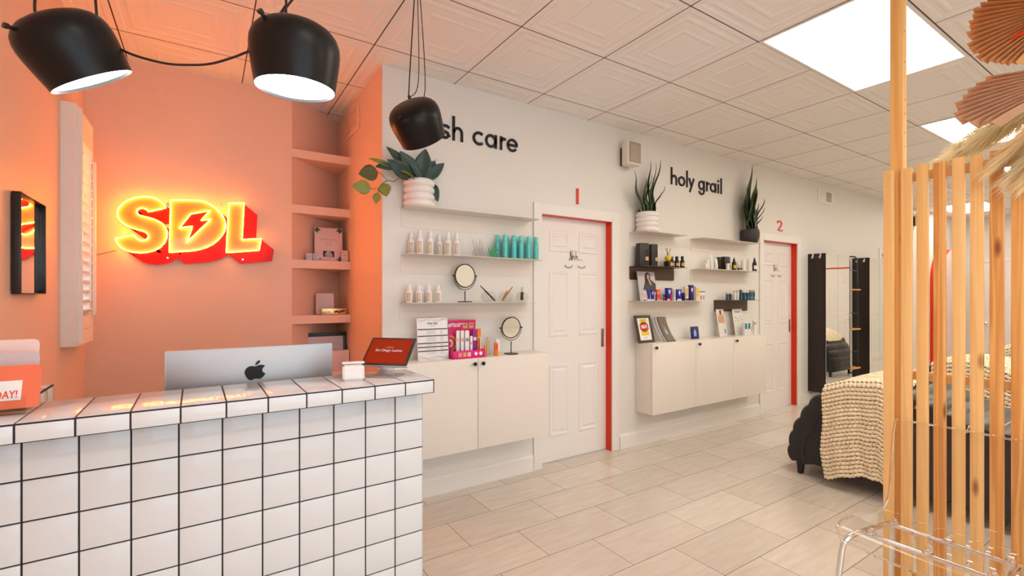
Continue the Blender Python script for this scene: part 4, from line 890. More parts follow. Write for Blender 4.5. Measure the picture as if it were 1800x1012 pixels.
def carton(x, y, z, w, d, h, m, label, lab=None, labz=(0.55, 0.85), grp='small product boxes', emblem=None, rz=-0.2, base=None, cat='box', name='product_box'):
    t = thing(name, label, cat, (x, y, z), rz, grp)
    b = MB(); b.box(-w / 2, w / 2, -d / 2, d / 2, 0, h, 0.0010); b.done('carton', m, t)
    if lab: b = MB(); b.box(-w * 0.36, w * 0.36, -d / 2 - 0.0005, -d / 2 - 0.00005, h * labz[0], h * labz[1]); b.done('printed_panel', lab, t, smooth=False)
    if emblem: b = MB(); b.wallpoly([(w * 0.30 * px, h * 0.68 + w * 0.34 * pz) for px, pz in ((0, -1.3), (0.75, 0.1), (0.45, 1), (-0.45, 1), (-0.75, 0.1))], -d / 2 - 0.001, -d / 2 - 0.0005); b.done('emblem', emblem, t, smooth=False)
    if base: b = MB(); b.box(-w / 2 + 0.0005, w / 2 - 0.0005, -d / 2 - 0.0009, -d / 2 - 0.00005, 0.0012, h * 0.14); b.done('foot_band', base, t, smooth=False)
    return t
for x, y, w, h, m, lab, l, b_ in [(1.392, 2.800, 0.022, 0.178, 'paper_white', 'paper_pink', 'white serum box in the pink display, leftmost', 'tan'), (1.418, 2.788, 0.022, 0.178, 'paper_white', 'tan', 'white serum box in the pink display, second from the left', 'tan'),
                         (1.446, 2.775, 0.028, 0.178, 'paper_white', 'ink_grey', 'white serum box at the front of the pink display', 'tan'), (1.483, 2.785, 0.016, 0.140, 'bottle_white', 'silver_tool', 'slim white tube box in the pink display', None),
                         (1.512, 2.790, 0.030, 0.182, 'purple', 'paper_pink', 'purple box in the pink display', 'paper_pink'), (1.548, 2.798, 0.026, 0.186, 'orange', 'tan', 'orange box in the pink display', 'tan'),
                         (1.541, 2.765, 0.008, 0.125, 'gold', None, 'slim gold stick in front of the orange box', None)]:
    carton(x, y, 0.9204, w, 0.016, h, m, l, lab, (0.6, 0.72), 'boxes in the pink display', None, -0.15, b_)
def stick(x, y, z, r, h, m, label, cap='gold', name='lip_tube', cat='tube', grp=None):
    t = thing(name, label, cat, (x, y, z), 0, grp)
    MB().lathe([(0.001, 0), (r, 0), (r, h * 0.55), (0.001, h * 0.55)], seg=18).done('barrel', m, t); MB().lathe([(0.001, h * 0.552), (r * 0.92, h * 0.552), (r * 0.88, h * 0.98), (0.001, h)], seg=18).done('cap', cap, t)
stick(1.606, 2.78, 0.9172 + 0.0035, 0.0065, 0.125, 'gold', 'gold topped tube at the right of the pink display', 'gold')
stick(1.585, 2.78, 0.9172 + 0.0035, 0.008, 0.075, 'tan', 'short tan tube at the right of the pink display', 'orange')
carton(1.665, 2.765, 0.9172, 0.024, 0.02, 0.090, 'orange', 'small orange box right of the pink display', 'orange_red', (0.5, 0.9))
carton(1.697, 2.800, 0.9172, 0.030, 0.02, 0.110, 'paper_white', 'small white and yellow box behind the orange one', 'yellow', (0.05, 0.25))

# ---- right shelves
for x, w, h, l in [(3.213, 0.092, 0.200, 'large black gift box with a cream label, left of the pair'), (3.345, 0.066, 0.198, 'black gift box with a cream label, right of the pair')]:
    t = thing('gift_box', l + ' on the dark shelf', 'box', (x, 2.850, 1.5882), -0.28, 'black gift boxes')
    b = MB(); b.box(-w / 2, w / 2, -0.035, 0.035, 0, h, 0.006); b.done('box', 'pot_dark', t)
    b = MB(); b.box(w * 0.12, w * 0.40, -0.0362, -0.0352, h * 0.06, h * 0.72); b.done('window_panel', 'frame_black', t, smooth=False)
    b = MB(); b.box(w * 0.10, w * 0.42, -0.0374, -0.0364, h * 0.24, h * 0.40); b.done('cream_label', 'tan', t, smooth=False)
t = thing('reed_diffuser', 'yellow reed diffuser ball on a black box', 'diffuser', (3.540, 2.838, 1.5882), 0)
b = MB(); b.box(-0.030, 0.030, -0.026, 0.026, 0, 0.056, 0.002); b.done('box', 'frame_black', t)
b = MB(); b.box(0.0, 0.028, -0.0272, -0.0262, 0.012, 0.042); b.done('cream_label', 'tan', t, smooth=False)
MB().lathe([(0.001, 0.0562), (0.014, 0.0562), (0.026, 0.066), (0.031, 0.082), (0.028, 0.098), (0.018, 0.109), (0.008, 0.113), (0.001, 0.1135)], seg=28).done('scent_ball', 'yellow', t)
for dx, dy in ((-0.028, 0.0), (0.002, 0.01), (0.034, 0.0)): MB().cyl((dx * 0.25, 0, 0.108), (dx, dy, 0.175), 0.0022, seg=8).done('reed', 'ink_black' if dx else 'stem', t)
def amber(x, y, z, r, h, label, lab='tan', nm='amber_bottle', drop=False, grp='dark bottles'):
    t = thing(nm, label, 'bottle', (x, y, z), -0.4, grp)
    MB().lathe([(0.001, 0), (r * 0.95, 0), (r, 0.003), (r, h * 0.56), (r * 0.8, h * 0.66), (r * 0.42, h * 0.72), (r * 0.42, h * 0.75)], seg=26).done('body', 'amber_glass', t)
    if drop: MB().lathe([(r * 0.55, h * 0.74), (r * 0.50, h * 0.86), (r * 0.30, h * 0.88), (r * 0.26, h * 0.99), (0.001, h)], seg=20, cap0=True).done('dropper', 'black_plastic', t)
    else: MB().lathe([(r * 0.62, h * 0.74), (r * 0.62, h * 0.97), (r * 0.5, h), (0.001, h)], seg=20, cap0=True).done('cap', 'black_plastic', t)
    lb = MB(); R = r * 1.02; lb.grid(lambda u, v: (R * math.sin((u - 0.5) * 1.8), -R * math.cos((u - 0.5) * 1.8), h * (0.16 + 0.26 * v)), 8, 1); lb.done('label', lab, t)
amber(3.618, 2.860, 1.5882, 0.022, 0.102, 'small dark bottle beside the reed diffuser, left of three'); amber(3.680, 2.850, 1.5882, 0.022, 0.106, 'small dark bottle on the dark shelf, middle of three'); amber(3.748, 2.842, 1.5882 - 0.0, 0.0215, 0.110, 'small dark bottle on the dark shelf, right of three')
bpy.context.view_layer.update()
# magazines
def leaning(nm, label, cat, x, y, z, w, h, th, m, tilt, rz=0.0, grp=None):
    t = thing(nm, label, cat, (x, y, z), 0, grp, rot=(math.radians(-tilt), 0, rz))
    b = MB(); b.box(-w / 2, w / 2, 0, th, 0, h, 0.0006); b.done('cover', m, t)
    b = MB(); b.box(-w / 2 + 0.002, w / 2 - 0.002, th, th + 0.003, 0.002, h - 0.002); b.done('pages', 'paper_white', t, smooth=False)
    return t
mat('cover_grey', S(190, 184, 184), 0.35, var=0.15, bscale=30); mat('cover_dark', S(112, 98, 84), 0.35, var=0.4, bscale=40); mat('cover_cream', S(226, 222, 216), 0.35)
mat('suit_grey', S(66, 62, 62), 0.5)
t = leaning('magazine', 'grey magazine with a dark haired woman on its cover, behind the blue boxes', 'magazine', 3.285, 2.835, 1.2842, 0.225, 0.262, 0.002, 'cover_grey', 9)
b = MB(); b.wallpoly([(-0.06, 0.10), (0.10, 0.08), (0.112, 0.15), (0.06, 0.185), (0.035, 0.19), (0.0, 0.185), (-0.03, 0.16)], -0.0012, -0.0004); b.done('blazer_figure', 'suit_grey', t, smooth=False)
b = MB(); b.wallpoly(smoothed := [(p.x, p.y) for p in smooth_path([Vector((x, z, 0)) for x, z in ((-0.02, 0.15), (-0.022, 0.21), (-0.004, 0.248), (0.024, 0.254), (0.046, 0.235), (0.046, 0.19), (0.03, 0.17))], 3, True)], -0.0018, -0.0013); b.done('hair', 'ink_black', t, smooth=False)
b = MB(); b.wallpoly([(p.x, p.y) for p in smooth_path([Vector((x, z, 0)) for x, z in ((0.006, 0.21), (0.010, 0.236), (0.024, 0.240), (0.034, 0.228), (0.032, 0.206), (0.022, 0.192), (0.012, 0.194))], 3, True)], -0.0024, -0.0019); b.wallpoly([(0.012, 0.196), (0.028, 0.194), (0.052, 0.155), (0.044, 0.130), (0.026, 0.165)], -0.0024, -0.0019); b.done('face', 'peach_skin', t, smooth=False)
# framed poster
t = thing('framed_poster', 'dark framed poster with a red and yellow badge leaning on the cabinet top', 'picture', (3.245, 2.820, 0.9176), 0, rot=(math.radians(-13), 0, 0.02))
w, h, fw_ = 0.205, 0.245, 0.024
b = MB(); b.box(-w / 2, w / 2, 0, 0.014, 0, fw_, 0.002); b.box(-w / 2, w / 2, 0, 0.014, h - fw_, h, 0.002); b.box(-w / 2, -w / 2 + fw_, 0, 0.014, fw_, h - fw_, 0.002); b.box(w / 2 - fw_, w / 2, 0, 0.014, fw_, h - fw_, 0.002); b.done('frame', 'brown_wood_frame', t)
b = MB(); b.box(-w / 2 + fw_, w / 2 - fw_, 0.007, 0.010, fw_, h - fw_); b.done('mat_board', 'paper_white', t, smooth=False)
b = MB(); b.box(-0.046, 0.046, 0.0060, 0.0069, 0.065, 0.212); b.done('yellow_field', 'yellow', t, smooth=False)
b = MB(); b.wallpoly(arc(0, 0.142, 0.046, 0, 352, 28), 0.0050, 0.0059); b.done('black_disc', 'ink_black', t, smooth=False)
b = MB(); b.wallpoly([(-0.056, 0.118), (0.056, 0.118), (0.050, 0.142), (0.056, 0.166), (-0.056, 0.166), (-0.050, 0.142)], 0.0040, 0.0049); b.done('red_banner', 'red_print', t, smooth=False)
text('banner_text', 'BEST', 0.036, (0, 0.0036, 0.130), 'paper_white', t, ext=0.0002, bold=0.0012); text('badge_text', 'THE', 0.012, (0, 0.0046, 0.171), 'paper_white', t, ext=0.0002); text('badge_text', '2019', 0.012, (0, 0.0046, 0.104), 'paper_white', t, ext=0.0002); text('badge_text', 'SAN DIEGO', 0.011, (0, 0.0056, 0.197), 'ink_black', t, ext=0.0002); text('caption', 'SAN DIEGO', 0.010, (0, 0.0066, 0.045), 'ink_black', t, ext=0.0002)
# booklets bunch
for i in range(3):
    t = thing('booklet', 'curved booklet beside the framed poster, ' + ['front one showing a flame', 'middle one', 'rear one'][i], 'booklet', (3.475 - 0.022 * i, 2.815 + 0.012 * i, 0.9176), -0.1, 'booklets beside the poster')
    def f(u, v): return ((u - 0.5) * 0.10 + 0.05 * (1 - v) ** 2, 0.05 * v - 0.03 * (1 - v) ** 2, 0.218 * v)
    thick(MB().grid(f, 6, 12).done('cover', 'cover_dark' if i == 0 else 'cover_grey', t), 0.003)
    if i == 0:
        b = MB(); b.grid(lambda u, v: Vector(f(0.40 + 0.22 * u * (1 - v), 0.50 + 0.16 * v)) + Vector((0, -0.003, 0)), 3, 4); b.done('flame_print', 'orange', t)
        b = MB(); b.grid(lambda u, v: Vector(f(0.36 + 0.28 * u, 0.30 + 0.18 * v)) + Vector((0, -0.003, 0)), 3, 4); b.done('jar_print', 'sky_blue', t)
t = thing('promo_card', 'small dark blue card with a glowing white figure, standing on the middle cabinet', 'card', (3.915, 2.820, 0.9176), -0.05, rot=(math.radians(-6), 0, -0.05))
b = MB(); b.box(-0.055, 0.055, 0, 0.006, 0, 0.118, 0.001); b.done('card', 'navy', t)
b = MB(); b.wallpoly([(0.052 * (1.0 if k % 2 == 0 else 0.50) * math.cos(k * PI / 8), 0.056 + 0.050 * (1.0 if k % 2 == 0 else 0.50) * math.sin(k * PI / 8)) for k in range(16)], -0.0008, -0.0002); b.done('burst', 'blue', t, smooth=False)
b = MB(); b.wallpoly([(-0.016, 0.024), (0.016, 0.024), (0.019, 0.065), (0.0, 0.100), (-0.019, 0.065)], -0.0014, -0.0009); b.done('figure_print', 'sky_blue', t, smooth=False)
# blue boxes row
row = [(3.228, 0.034, 0.078, 'paper_white', 'small white box with a purple foot, leftmost in the blue box row', 'tan', None, 'violet_dark'),
       (3.283, 0.034, 0.098, 'blue', 'blue box beside the small white one', None, None, 'paper_white'), (3.332, 0.044, 0.098, 'blue', 'blue box with a pale emblem left of the red box', None, 'paper_pink', 'paper_white'),
       (3.408, 0.052, 0.101, 'orange_red', 'orange red box with a gold emblem among the blue boxes', None, 'tan', 'tan'), (3.560, 0.072, 0.116, 'blue', 'tall blue box with a pale emblem in the middle of the shelf', None, 'paper_pink', 'paper_white'),
       (3.636, 0.022, 0.108, 'paper_white', 'thin white box between two blue boxes', 'tan', None, None), (3.700, 0.066, 0.104, 'blue', 'blue box with a white V emblem right of the thin white box', None, 'paper_white', 'paper_white'),
       (3.770, 0.026, 0.072, 'navy', 'short navy box before the grey backed card', None, None, None), (3.812, 0.046, 0.130, 'cover_cream', 'pale gold box beside the tall purple one', 'tan', None, 'violet_dark'),
       (3.886, 0.062, 0.147, 'violet_dark', 'tall dark purple box with white print, highest of the row', None, 'paper_white', None), (3.975, 0.048, 0.132, 'cover_cream', 'yellow and pink box right of the tall purple one', 'yellow', None, None)]
for x, w, h, m, l, lab, em, bs in row: carton(x, 2.850, 1.2842, w * 0.86, 0.028, h, m, l, lab, (0.3, 0.9), 'boxes on the blue box shelf', em, -0.05, bs)
stick(3.458, 2.815, 1.2842, 0.008, 0.058, 'red_print', 'tiny red bottle with a black cap beside the orange red box', 'black_plastic', 'nail_bottle', 'bottle'); stick(3.535, 2.800, 1.2842, 0.010, 0.052, 'red_print', 'tiny red bottle in front of the tall blue box', 'red_print', 'nail_bottle', 'bottle')
stick(3.350, 2.812, 1.2842, 0.008, 0.060, 'blue', 'tiny blue bottle with a black cap before the emblem box', 'black_plastic', 'nail_bottle', 'bottle')
t = thing('sample_card', 'small white card with a purple top edge and two coloured bottles, at the shelf end', 'card', (4.062, 2.850, 1.2842), 0)
b = MB(); b.box(-0.042, 0.042, 0, 0.004, 0, 0.085, 0.0005); b.done('card', 'paper_white', t); b = MB(); b.box(-0.042, 0.042, -0.001, 0.005, 0.078, 0.086); b.done('top_edge', 'violet_dark', t, smooth=False)
for dx, mm in ((-0.02, 'orange'), (0.022, 'sky_blue')): b = MB(); b.wallpoly([(dx - 0.014, 0.006), (dx + 0.014, 0.006), (dx + 0.014, 0.040), (dx + 0.005, 0.050), (dx + 0.005, 0.060), (dx - 0.005, 0.060), (dx - 0.005, 0.050), (dx - 0.014, 0.040)], -0.0012, -0.0004); b.done('bottle_print', mm, t, smooth=False)
# upper right shelf
def tube_(x, y, z, r, h, label, m='bottle_white', cap='bottle_white', lean=0.0, grp='white tubes and tubs', name='cosmetic_tube'):
    t = thing(name, label, 'tube' if name == 'cosmetic_tube' else 'bottle', (x, y, z), 0, grp, rot=(0, lean, 0))
    MB().lathe([(0.001, 0), (r * 0.9, 0), (r * 0.9, h * 0.22), (0.001, h * 0.22)], seg=20).done('cap', cap, t)
    def f(u, v):
        a = 2 * PI * u; fl = 1 - 0.92 * v ** 1.5; return (r * math.cos(a) * (1 + 0.15 * v), r * math.sin(a) * fl, h * (0.222 + 0.778 * v))
    MB().grid(f, 20, 6).done('tube_body', m, t)
tube_(4.127, 2.85, 1.5882, 0.013, 0.060, 'tiny white jar at the left end of the white product row'); tube_(4.172, 2.86, 1.5882, 0.016, 0.098, 'short white tube second in the white product row')
tube_(4.225, 2.855, 1.5882, 0.018, 0.150, 'tall leaning white tube on the upper right shelf', lean=-0.12); tube_(4.300, 2.86, 1.5882, 0.020, 0.110, 'stubby white tube left of the black box', 'cover_cream')
carton(4.455, 2.858, 1.5882, 0.082, 0.05, 0.138, 'frame_black', 'black box with a gold edge on the upper right shelf', None, grp='upper right products', rz=-0.1, emblem=None)
carton(4.360, 2.870, 1.5882, 0.022, 0.03, 0.132, 'frame_black', 'narrow black box left of the large black one', 'ink_black', grp='upper right products')
carton(4.408, 2.800, 1.5882, 0.026, 0.022, 0.066, 'paper_white', 'small white box in front of the black box', 'cover_cream', grp='upper right products')
amber(4.570, 2.835, 1.5882, 0.021, 0.135, 'black dropper bottle with a yellow label', 'yellow', 'dropper_bottle', True)
t = thing('hair_clip', 'small flat black clip lying on the upper right shelf', 'clip', (4.655, 2.82, 1.5882), 0)
b = MB(); b.box(-0.035, 0.035, -0.008, 0.008, 0.016, 0.028, 0.003); b.box(-0.035, -0.018, -0.008, 0.008, 0, 0.016, 0.002); b.done('clip_body', 'black_plastic', t); MB().cyl((-0.02, -0.009, 0.02), (-0.02, 0.009, 0.02), 0.004, seg=10).done('hinge', 'black_metal', t)
def wb(x, y, r, h, label):
    t = thing('white_bottle', label, 'bottle', (x, y, 1.5882), 0, 'white domed bottles')
    MB().lathe([(0.001, 0), (r, 0), (r, h * 0.62), (r * 0.96, h * 0.63)], seg=24).done('body', 'cover_cream', t); MB().lathe([(r * 0.96, h * 0.632), (r * 0.96, h * 0.85), (r * 0.7, h * 0.97), (0.001, h)], seg=24, cap0=True).done('cap', 'bottle_white', t)
wb(4.700, 2.868, 0.019, 0.098, 'low white domed bottle behind the flat clip'); wb(4.748, 2.845, 0.021, 0.124, 'white domed bottle, left of the pair at the shelf end'); wb(4.808, 2.87, 0.022, 0.100, 'pinkish white bottle between the domed pair'); wb(4.862, 2.845, 0.022, 0.135, 'white domed bottle, right of the pair at the shelf end')
amber(4.935, 2.828, 1.5882, 0.022, 0.150, 'tall black dropper bottle with a white label at the right shelf end', 'paper_white', 'dropper_bottle', True)
# dark teal bottles
i = 0
for x, w, h, m, cap, l in [(4.467, .011, .080, 'teal_dark', 'paper_pink', 'short dark teal tube, leftmost on the brown shelf'), (4.520, .012, .080, 'teal_dark', 'paper_pink', 'short dark teal tube, second on the brown shelf'),
                      (4.600, .010, .100, 'bottle_white', 'gold', 'slim silver white tube, left of the pair on the brown shelf'), (4.650, .010, .102, 'bottle_white', 'gold', 'slim silver white tube, right of the pair on the brown shelf'), (4.705, .011, .110, 'teal_dark', 'teal_dark', 'tall dark teal tube with a gold foot'),
                      (4.765, .015, .100, 'teal_dark', 'bottle_white', 'dark teal bottle with a white cap, left of two'), (4.825, .015, .100, 'teal_dark', 'bottle_white', 'dark teal bottle with a white cap, right of two'),
                      (4.872, .014, .106, 'teal_dark', 'copper_tool', 'dark teal bottle with a copper cap, left of three'), (4.905, .014, .104, 'teal_mid', 'copper_tool', 'teal bottle with a copper cap, middle of three'), (4.939, .014, .104, 'teal_dark', 'copper_tool', 'dark teal bottle with a copper cap, right of three')]:
    t = thing('serum_bottle', l, 'bottle', (x, 2.845, 1.2842), 0, 'bottles on the brown shelf')
    MB().lathe([(0.001, 0), (w * 1.25, 0), (w * 1.25, h * 0.78), (0.001, h * 0.78)], seg=20).done('body', m, t); MB().lathe([(0.001, h * 0.781), (w * 1.15, h * 0.781), (w * 1.1, h * 0.98), (0.001, h)], seg=20).done('cap', cap, t)
    lb = MB(); R = w * 1.28; lb.grid(lambda u, v: (R * math.sin((u - 0.5) * 1.2 + 0.5), -R * math.cos((u - 0.5) * 1.2 + 0.5), h * (0.12 + 0.32 * v * (0.6 + 0.4 * u))), 6, 2); lb.done('label', 'paper_pink' if 'teal' in m else 'cover_cream', t)
# leaflets on right cabinet
t = leaning('leaflet', 'white leaflet with tan figures leaning on the right cabinet', 'leaflet', 4.395, 2.835, 0.9176, 0.135, 0.278, 0.0015, 'cover_cream', 10, 0.03)
b = MB()
for dx in (-0.035, 0.0, 0.035): b.wallpoly([(p.x, p.y) for p in smooth_path([Vector((dx + a, 0.18 + c, 0)) for a, c in ((-0.014, -0.04), (0.014, -0.04), (0.018, 0.01), (0.008, 0.035), (0.0, 0.05), (-0.008, 0.035), (-0.018, 0.01))], 2, True)], -0.0012, -0.0004)
b.wallpoly([(-0.02, 0.215), (0.02, 0.215), (0.014, 0.262), (-0.014, 0.262)], -0.0012, -0.0004); b.done('figure_print', 'peach_skin', t, smooth=False)
b = MB(); b.box(0.030, 0.042, -0.0012, -0.0004, 0.03, 0.075); b.done('bottle_print', 'ink_brown', t, smooth=False)
b = MB(); b.wallpoly([(-0.012, 0.225), (0.012, 0.225), (0.012, 0.268), (-0.012, 0.268)], -0.0018, -0.0013); b.done('hair_print', 'ink_brown', t, smooth=False)
t = leaning('leaflet', 'white leaflet with small product drawings leaning on the right cabinet, by the teal boxes', 'leaflet', 4.700, 2.842, 0.9176, 0.180, 0.275, 0.0015, 'cover_cream', 9, 0.0)
b = MB()
for k, (px, pz, a) in enumerate([(-0.05, 0.19, 0.6), (-0.02, 0.175, -0.7), (0.03, 0.19, 0.5), (0.06, 0.165, -0.3), (-0.055, 0.15, 0.2), (0.0, 0.155, 0.9)]): b.ribbon([(px - 0.014 * math.cos(a), pz - 0.014 * math.sin(a)), (px + 0.014 * math.cos(a), pz + 0.014 * math.sin(a))], 0.006, -0.0012, -0.0004)
b.box(-0.045, 0.045, -0.0012, -0.0004, 0.238, 0.250); b.done('product_prints', 'ink_grey', t, smooth=False)
for x, l in ((4.690, 'left'), (4.750, 'right')): carton(x, 2.790, 0.9176, 0.040, 0.03, 0.130, 'paper_white', 'white box with a teal top in front of the drawings leaflet, %s of two' % l, 'teal_mid', (0.52, 0.97), 'teal topped boxes')
carton(4.820, 2.800, 0.9176, 0.030, 0.024, 0.088, 'cover_cream', 'small tan topped box right of the teal topped ones', 'tan', (0.5, 0.95)); carton(4.855, 2.830, 0.9176, 0.028, 0.024, 0.105, 'cover_cream', 'slightly taller cream box behind the tan topped one', 'tan', (0.6, 0.9)); carton(4.925, 2.825, 0.9176, 0.030, 0.024, 0.142, 'paper_white', 'tall white box at the far right end of the cabinet top', 'ink_grey', (0.72, 0.92))

# ---------------------------------------------------------------- things in the corner niche
t = thing('sign_card', 'pink sign card with leaf corners and a black photo, on the middle niche shelf', 'sign', (0.790, 3.790, 1.5885), -0.10, rot=(math.radians(-6), 0, -0.10))
b = MB(); b.box(-0.100, 0.100, 0, 0.003, 0, 0.262, 0.0008); b.done('card', 'paper_pink', t)
b = MB()
for cx, cz, sx, sz in ((-0.094, 0.256, 1, -1), (0.094, 0.256, -1, -1), (-0.094, 0.006, 1, 1), (0.094, 0.006, -1, 1)):
    for k in range(5):
        a = math.radians(8 + 18 * k); L_ = 0.030 + 0.014 * (k % 2)
        p0 = (cx, cz); p1 = (cx + sx * L_ * math.cos(a), cz + sz * L_ * math.sin(a)); mx_ = ((p0[0] + p1[0]) / 2, (p0[1] + p1[1]) / 2); nx, nz = -(p1[1] - p0[1]) * 0.22, (p1[0] - p0[0]) * 0.22
        b.wallpoly([p0, (mx_[0] + nx, mx_[1] + nz), p1, (mx_[0] - nx, mx_[1] - nz)], -0.0010, -0.0002)
b.done('leaf_corners', 'leaf_dark', t, smooth=False)
b = MB(); b.box(-0.040, 0.040, -0.0012, -0.0002, 0.036, 0.082); b.done('black_panel', 'ink_black', t, smooth=False)
for k, wd in enumerate(('SAN', 'DIEGO', 'LASHES')): text('panel_text', wd, 0.017, (0, -0.0015, 0.068 - 0.0145 * k), 'paper_white', t, ext=0.0002, bold=0.0006)
text('heading', "LILY'S  studio", 0.022, (0, -0.0008, 0.166), 'ink_grey', t, ext=0.0002); text('fine_print', 'lash care', 0.012, (0, -0.0008, 0.144), 'ink_grey', t, ext=0.0002); text('fine_print', 'gift cards', 0.012, (0, -0.0008, 0.126), 'ink_grey', t, ext=0.0002)
for x, y, w, h, l in [(0.640, 3.725, 0.044, 0.052, 'small blue and white patterned box, leftmost on the pink sign shelf'), (0.690, 3.735, 0.044, 0.052, 'small blue and white patterned box beside the pink sign'), (0.895, 3.725, 0.050, 0.085, 'small patterned box with orange bands right of the pink sign')]:
    t = thing('patterned_box', l, 'box', (x, y, 1.5885), -0.1, 'patterned boxes in the niche'); b = MB(); b.box(-w / 2, w / 2, 0, 0.04, 0, h, 0.002); b.done('box', 'card_mauve', t)
    b = MB(); rr = random.Random(int(x * 1000))
    for k in range(9):
        cx, cz = rr.uniform(-w * 0.4, w * 0.4), rr.uniform(h * 0.12, h * 0.88); b.wallpoly([(cx + 0.006 * math.cos(a), cz + 0.006 * math.sin(a) * rr.uniform(0.5, 1)) for a in (0.1, 1.4, 2.6, 3.9, 5.2)], -0.0010, -0.0002)
    b.done('flower_print', 'sky_blue' if h < 0.06 else 'orange', t, smooth=False)
t = thing('pink_box', 'rounded dusty pink case standing on the fourth niche shelf', 'case', (0.765, 3.800, 1.1845), -0.2)
b = MB(); b.box(-0.066, 0.066, 0, 0.035, 0.0, 0.165, 0.014); b.done('case', 'paper_pink', t); b = MB(); b.box(-0.050, 0.050, -0.002, 0.001, 0.016, 0.150, 0.0008); b.done('front_panel', 'card_mauve', t)
t = thing('gold_box', 'flat gold box with dark print lying on the fourth niche shelf', 'box', (0.815, 3.725, 1.1845), -0.04)
b = MB(); b.box(-0.088, 0.088, 0, 0.03, 0, 0.048, 0.002); b.done('box', 'gold', t); b = MB(); b.ribbon([(0.0, 0.02), (0.02, 0.026), (0.035, 0.018), (0.055, 0.026), (0.078, 0.030)], 0.012, -0.001, -0.0002); b.done('swoosh_print', 'ink_black', t, smooth=False); text('box_text', 'Linda', 0.020, (-0.046, -0.0008, 0.018), 'ink_brown', t, ext=0.0002)
t = thing('framed_certificate', 'dark framed certificate standing on the lowest niche shelf', 'picture', (0.768, 3.800, 0.7625), -0.06, rot=(math.radians(-5), 0, -0.06))
w, h, fw_ = 0.325, 0.285, 0.030
b = MB(); b.box(-w / 2, w / 2, 0, 0.014, 0, fw_, 0.002); b.box(-w / 2, w / 2, 0, 0.014, h - fw_, h, 0.002); b.box(-w / 2, -w / 2 + fw_, 0, 0.014, fw_, h - fw_, 0.002); b.box(w / 2 - fw_, w / 2, 0, 0.014, fw_, h - fw_, 0.002); b.done('frame', 'black_plastic', t)
b = MB(); b.box(-w / 2 + fw_, w / 2 - fw_, 0.006, 0.010, fw_, h - fw_); b.done('certificate', 'card_mauve', t, smooth=False)
text('certificate_text', 'CERTIFICATE', 0.018, (0.04, 0.0056, 0.185), 'ink_grey', t, ext=0.0002); text('certificate_text', 'of lash care', 0.016, (0.045, 0.0056, 0.155), 'ink_grey', t, ext=0.0002)
t = thing('pink_box', 'pale pink box in front of the dark framed certificate', 'box', (0.835, 3.715, 0.7625), -0.05)
b = MB(); b.box(-0.085, 0.085, 0, 0.05, 0, 0.150, 0.003); b.done('box', 'paper_pink', t); b = MB(); b.box(0.058, 0.0865, -0.0015, 0.0515, 0.001, 0.151); b.done('side_band', 'card_blush', t, smooth=False)

# ---------------------------------------------------------------- small square mirror on the left wall
t = thing('wall_mirror', 'black box framed mirror on the peach left wall beside the shuttered window', 'mirror', (XL, 2.580, 1.520), PI / 2)
# local x runs along the wall, local -y points into the room
b = MB(); W_, H_, d0, d1, th = 0.160, 0.187, -0.004, -0.030, 0.004
b.box(-W_, W_, d1, d0, H_ - th, H_, 0.001); b.box(-W_, W_, d1, d0, -H_, -H_ + th, 0.001); b.box(-W_, -W_ + th, d1, d0, -H_, H_, 0.001); b.box(W_ - th, W_, d1, d0, -H_, H_, 0.001)
b.done('frame', 'frame_black', t)
b = MB(); b.box(-W_ + th, W_ - th, d0 - 0.008, d0 - 0.002, -H_ + th, H_ - th); b.done('mirror_glass', 'mirror', t, smooth=False)
b = MB(); b.box(-0.02, 0.02, -0.0035, -0.0005, 0.12, 0.15); b.done('hanger', 'black_metal', t, smooth=False)

# ---------------------------------------------------------------- loudspeakers
def wspk(x, z, label):
    t = thing('wall_speaker', label, 'speaker', (x, YW, z), 0.0, 'wall loudspeakers')
    b = MB(); b.prism([(-0.062, -0.085), (0.062, -0.085), (0.075, -0.11), (0.075, -0.165), (0.045, -0.182), (-0.045, -0.182), (-0.075, -0.165), (-0.075, -0.11)], lambda x_, y_: (x_, y_ + 0.055, -0.10), lambda x_, y_: (x_, y_ + 0.055, 0.10)); bmesh.ops.bevel(b.bm, geom=list(b.bm.edges), offset=0.004, segments=2, affect='EDGES'); b.done('cabinet', 'speaker_body', t)
    b = MB(); b.grid(lambda u, v: ((u - 0.5) * 0.128, -0.1285 - 0.004 * math.sin(PI * u), -0.082 + 0.168 * v), 10, 6); thick(b.done('grille', 'speaker_grille', t), 0.002)
    b = MB(); b.box(-0.05, 0.05, -0.030, -0.0005, -0.09, 0.06); b.done('bracket', 'black_plastic', t, smooth=False)
    MB().lathe([(0.001, 0.002), (0.007, 0.002), (0.007, 0.0), (0.001, 0.0)], (0.030, -0.1345, -0.055), (0, 1, 0), 14).done('logo_dot', 'chrome', t)
wspk(3.070, 2.545, 'small beige loudspeaker on the white wall over the ringed pot snake plant'); wspk(9.82, 2.575, 'far beige loudspeaker on the long wall, seen through the slats')

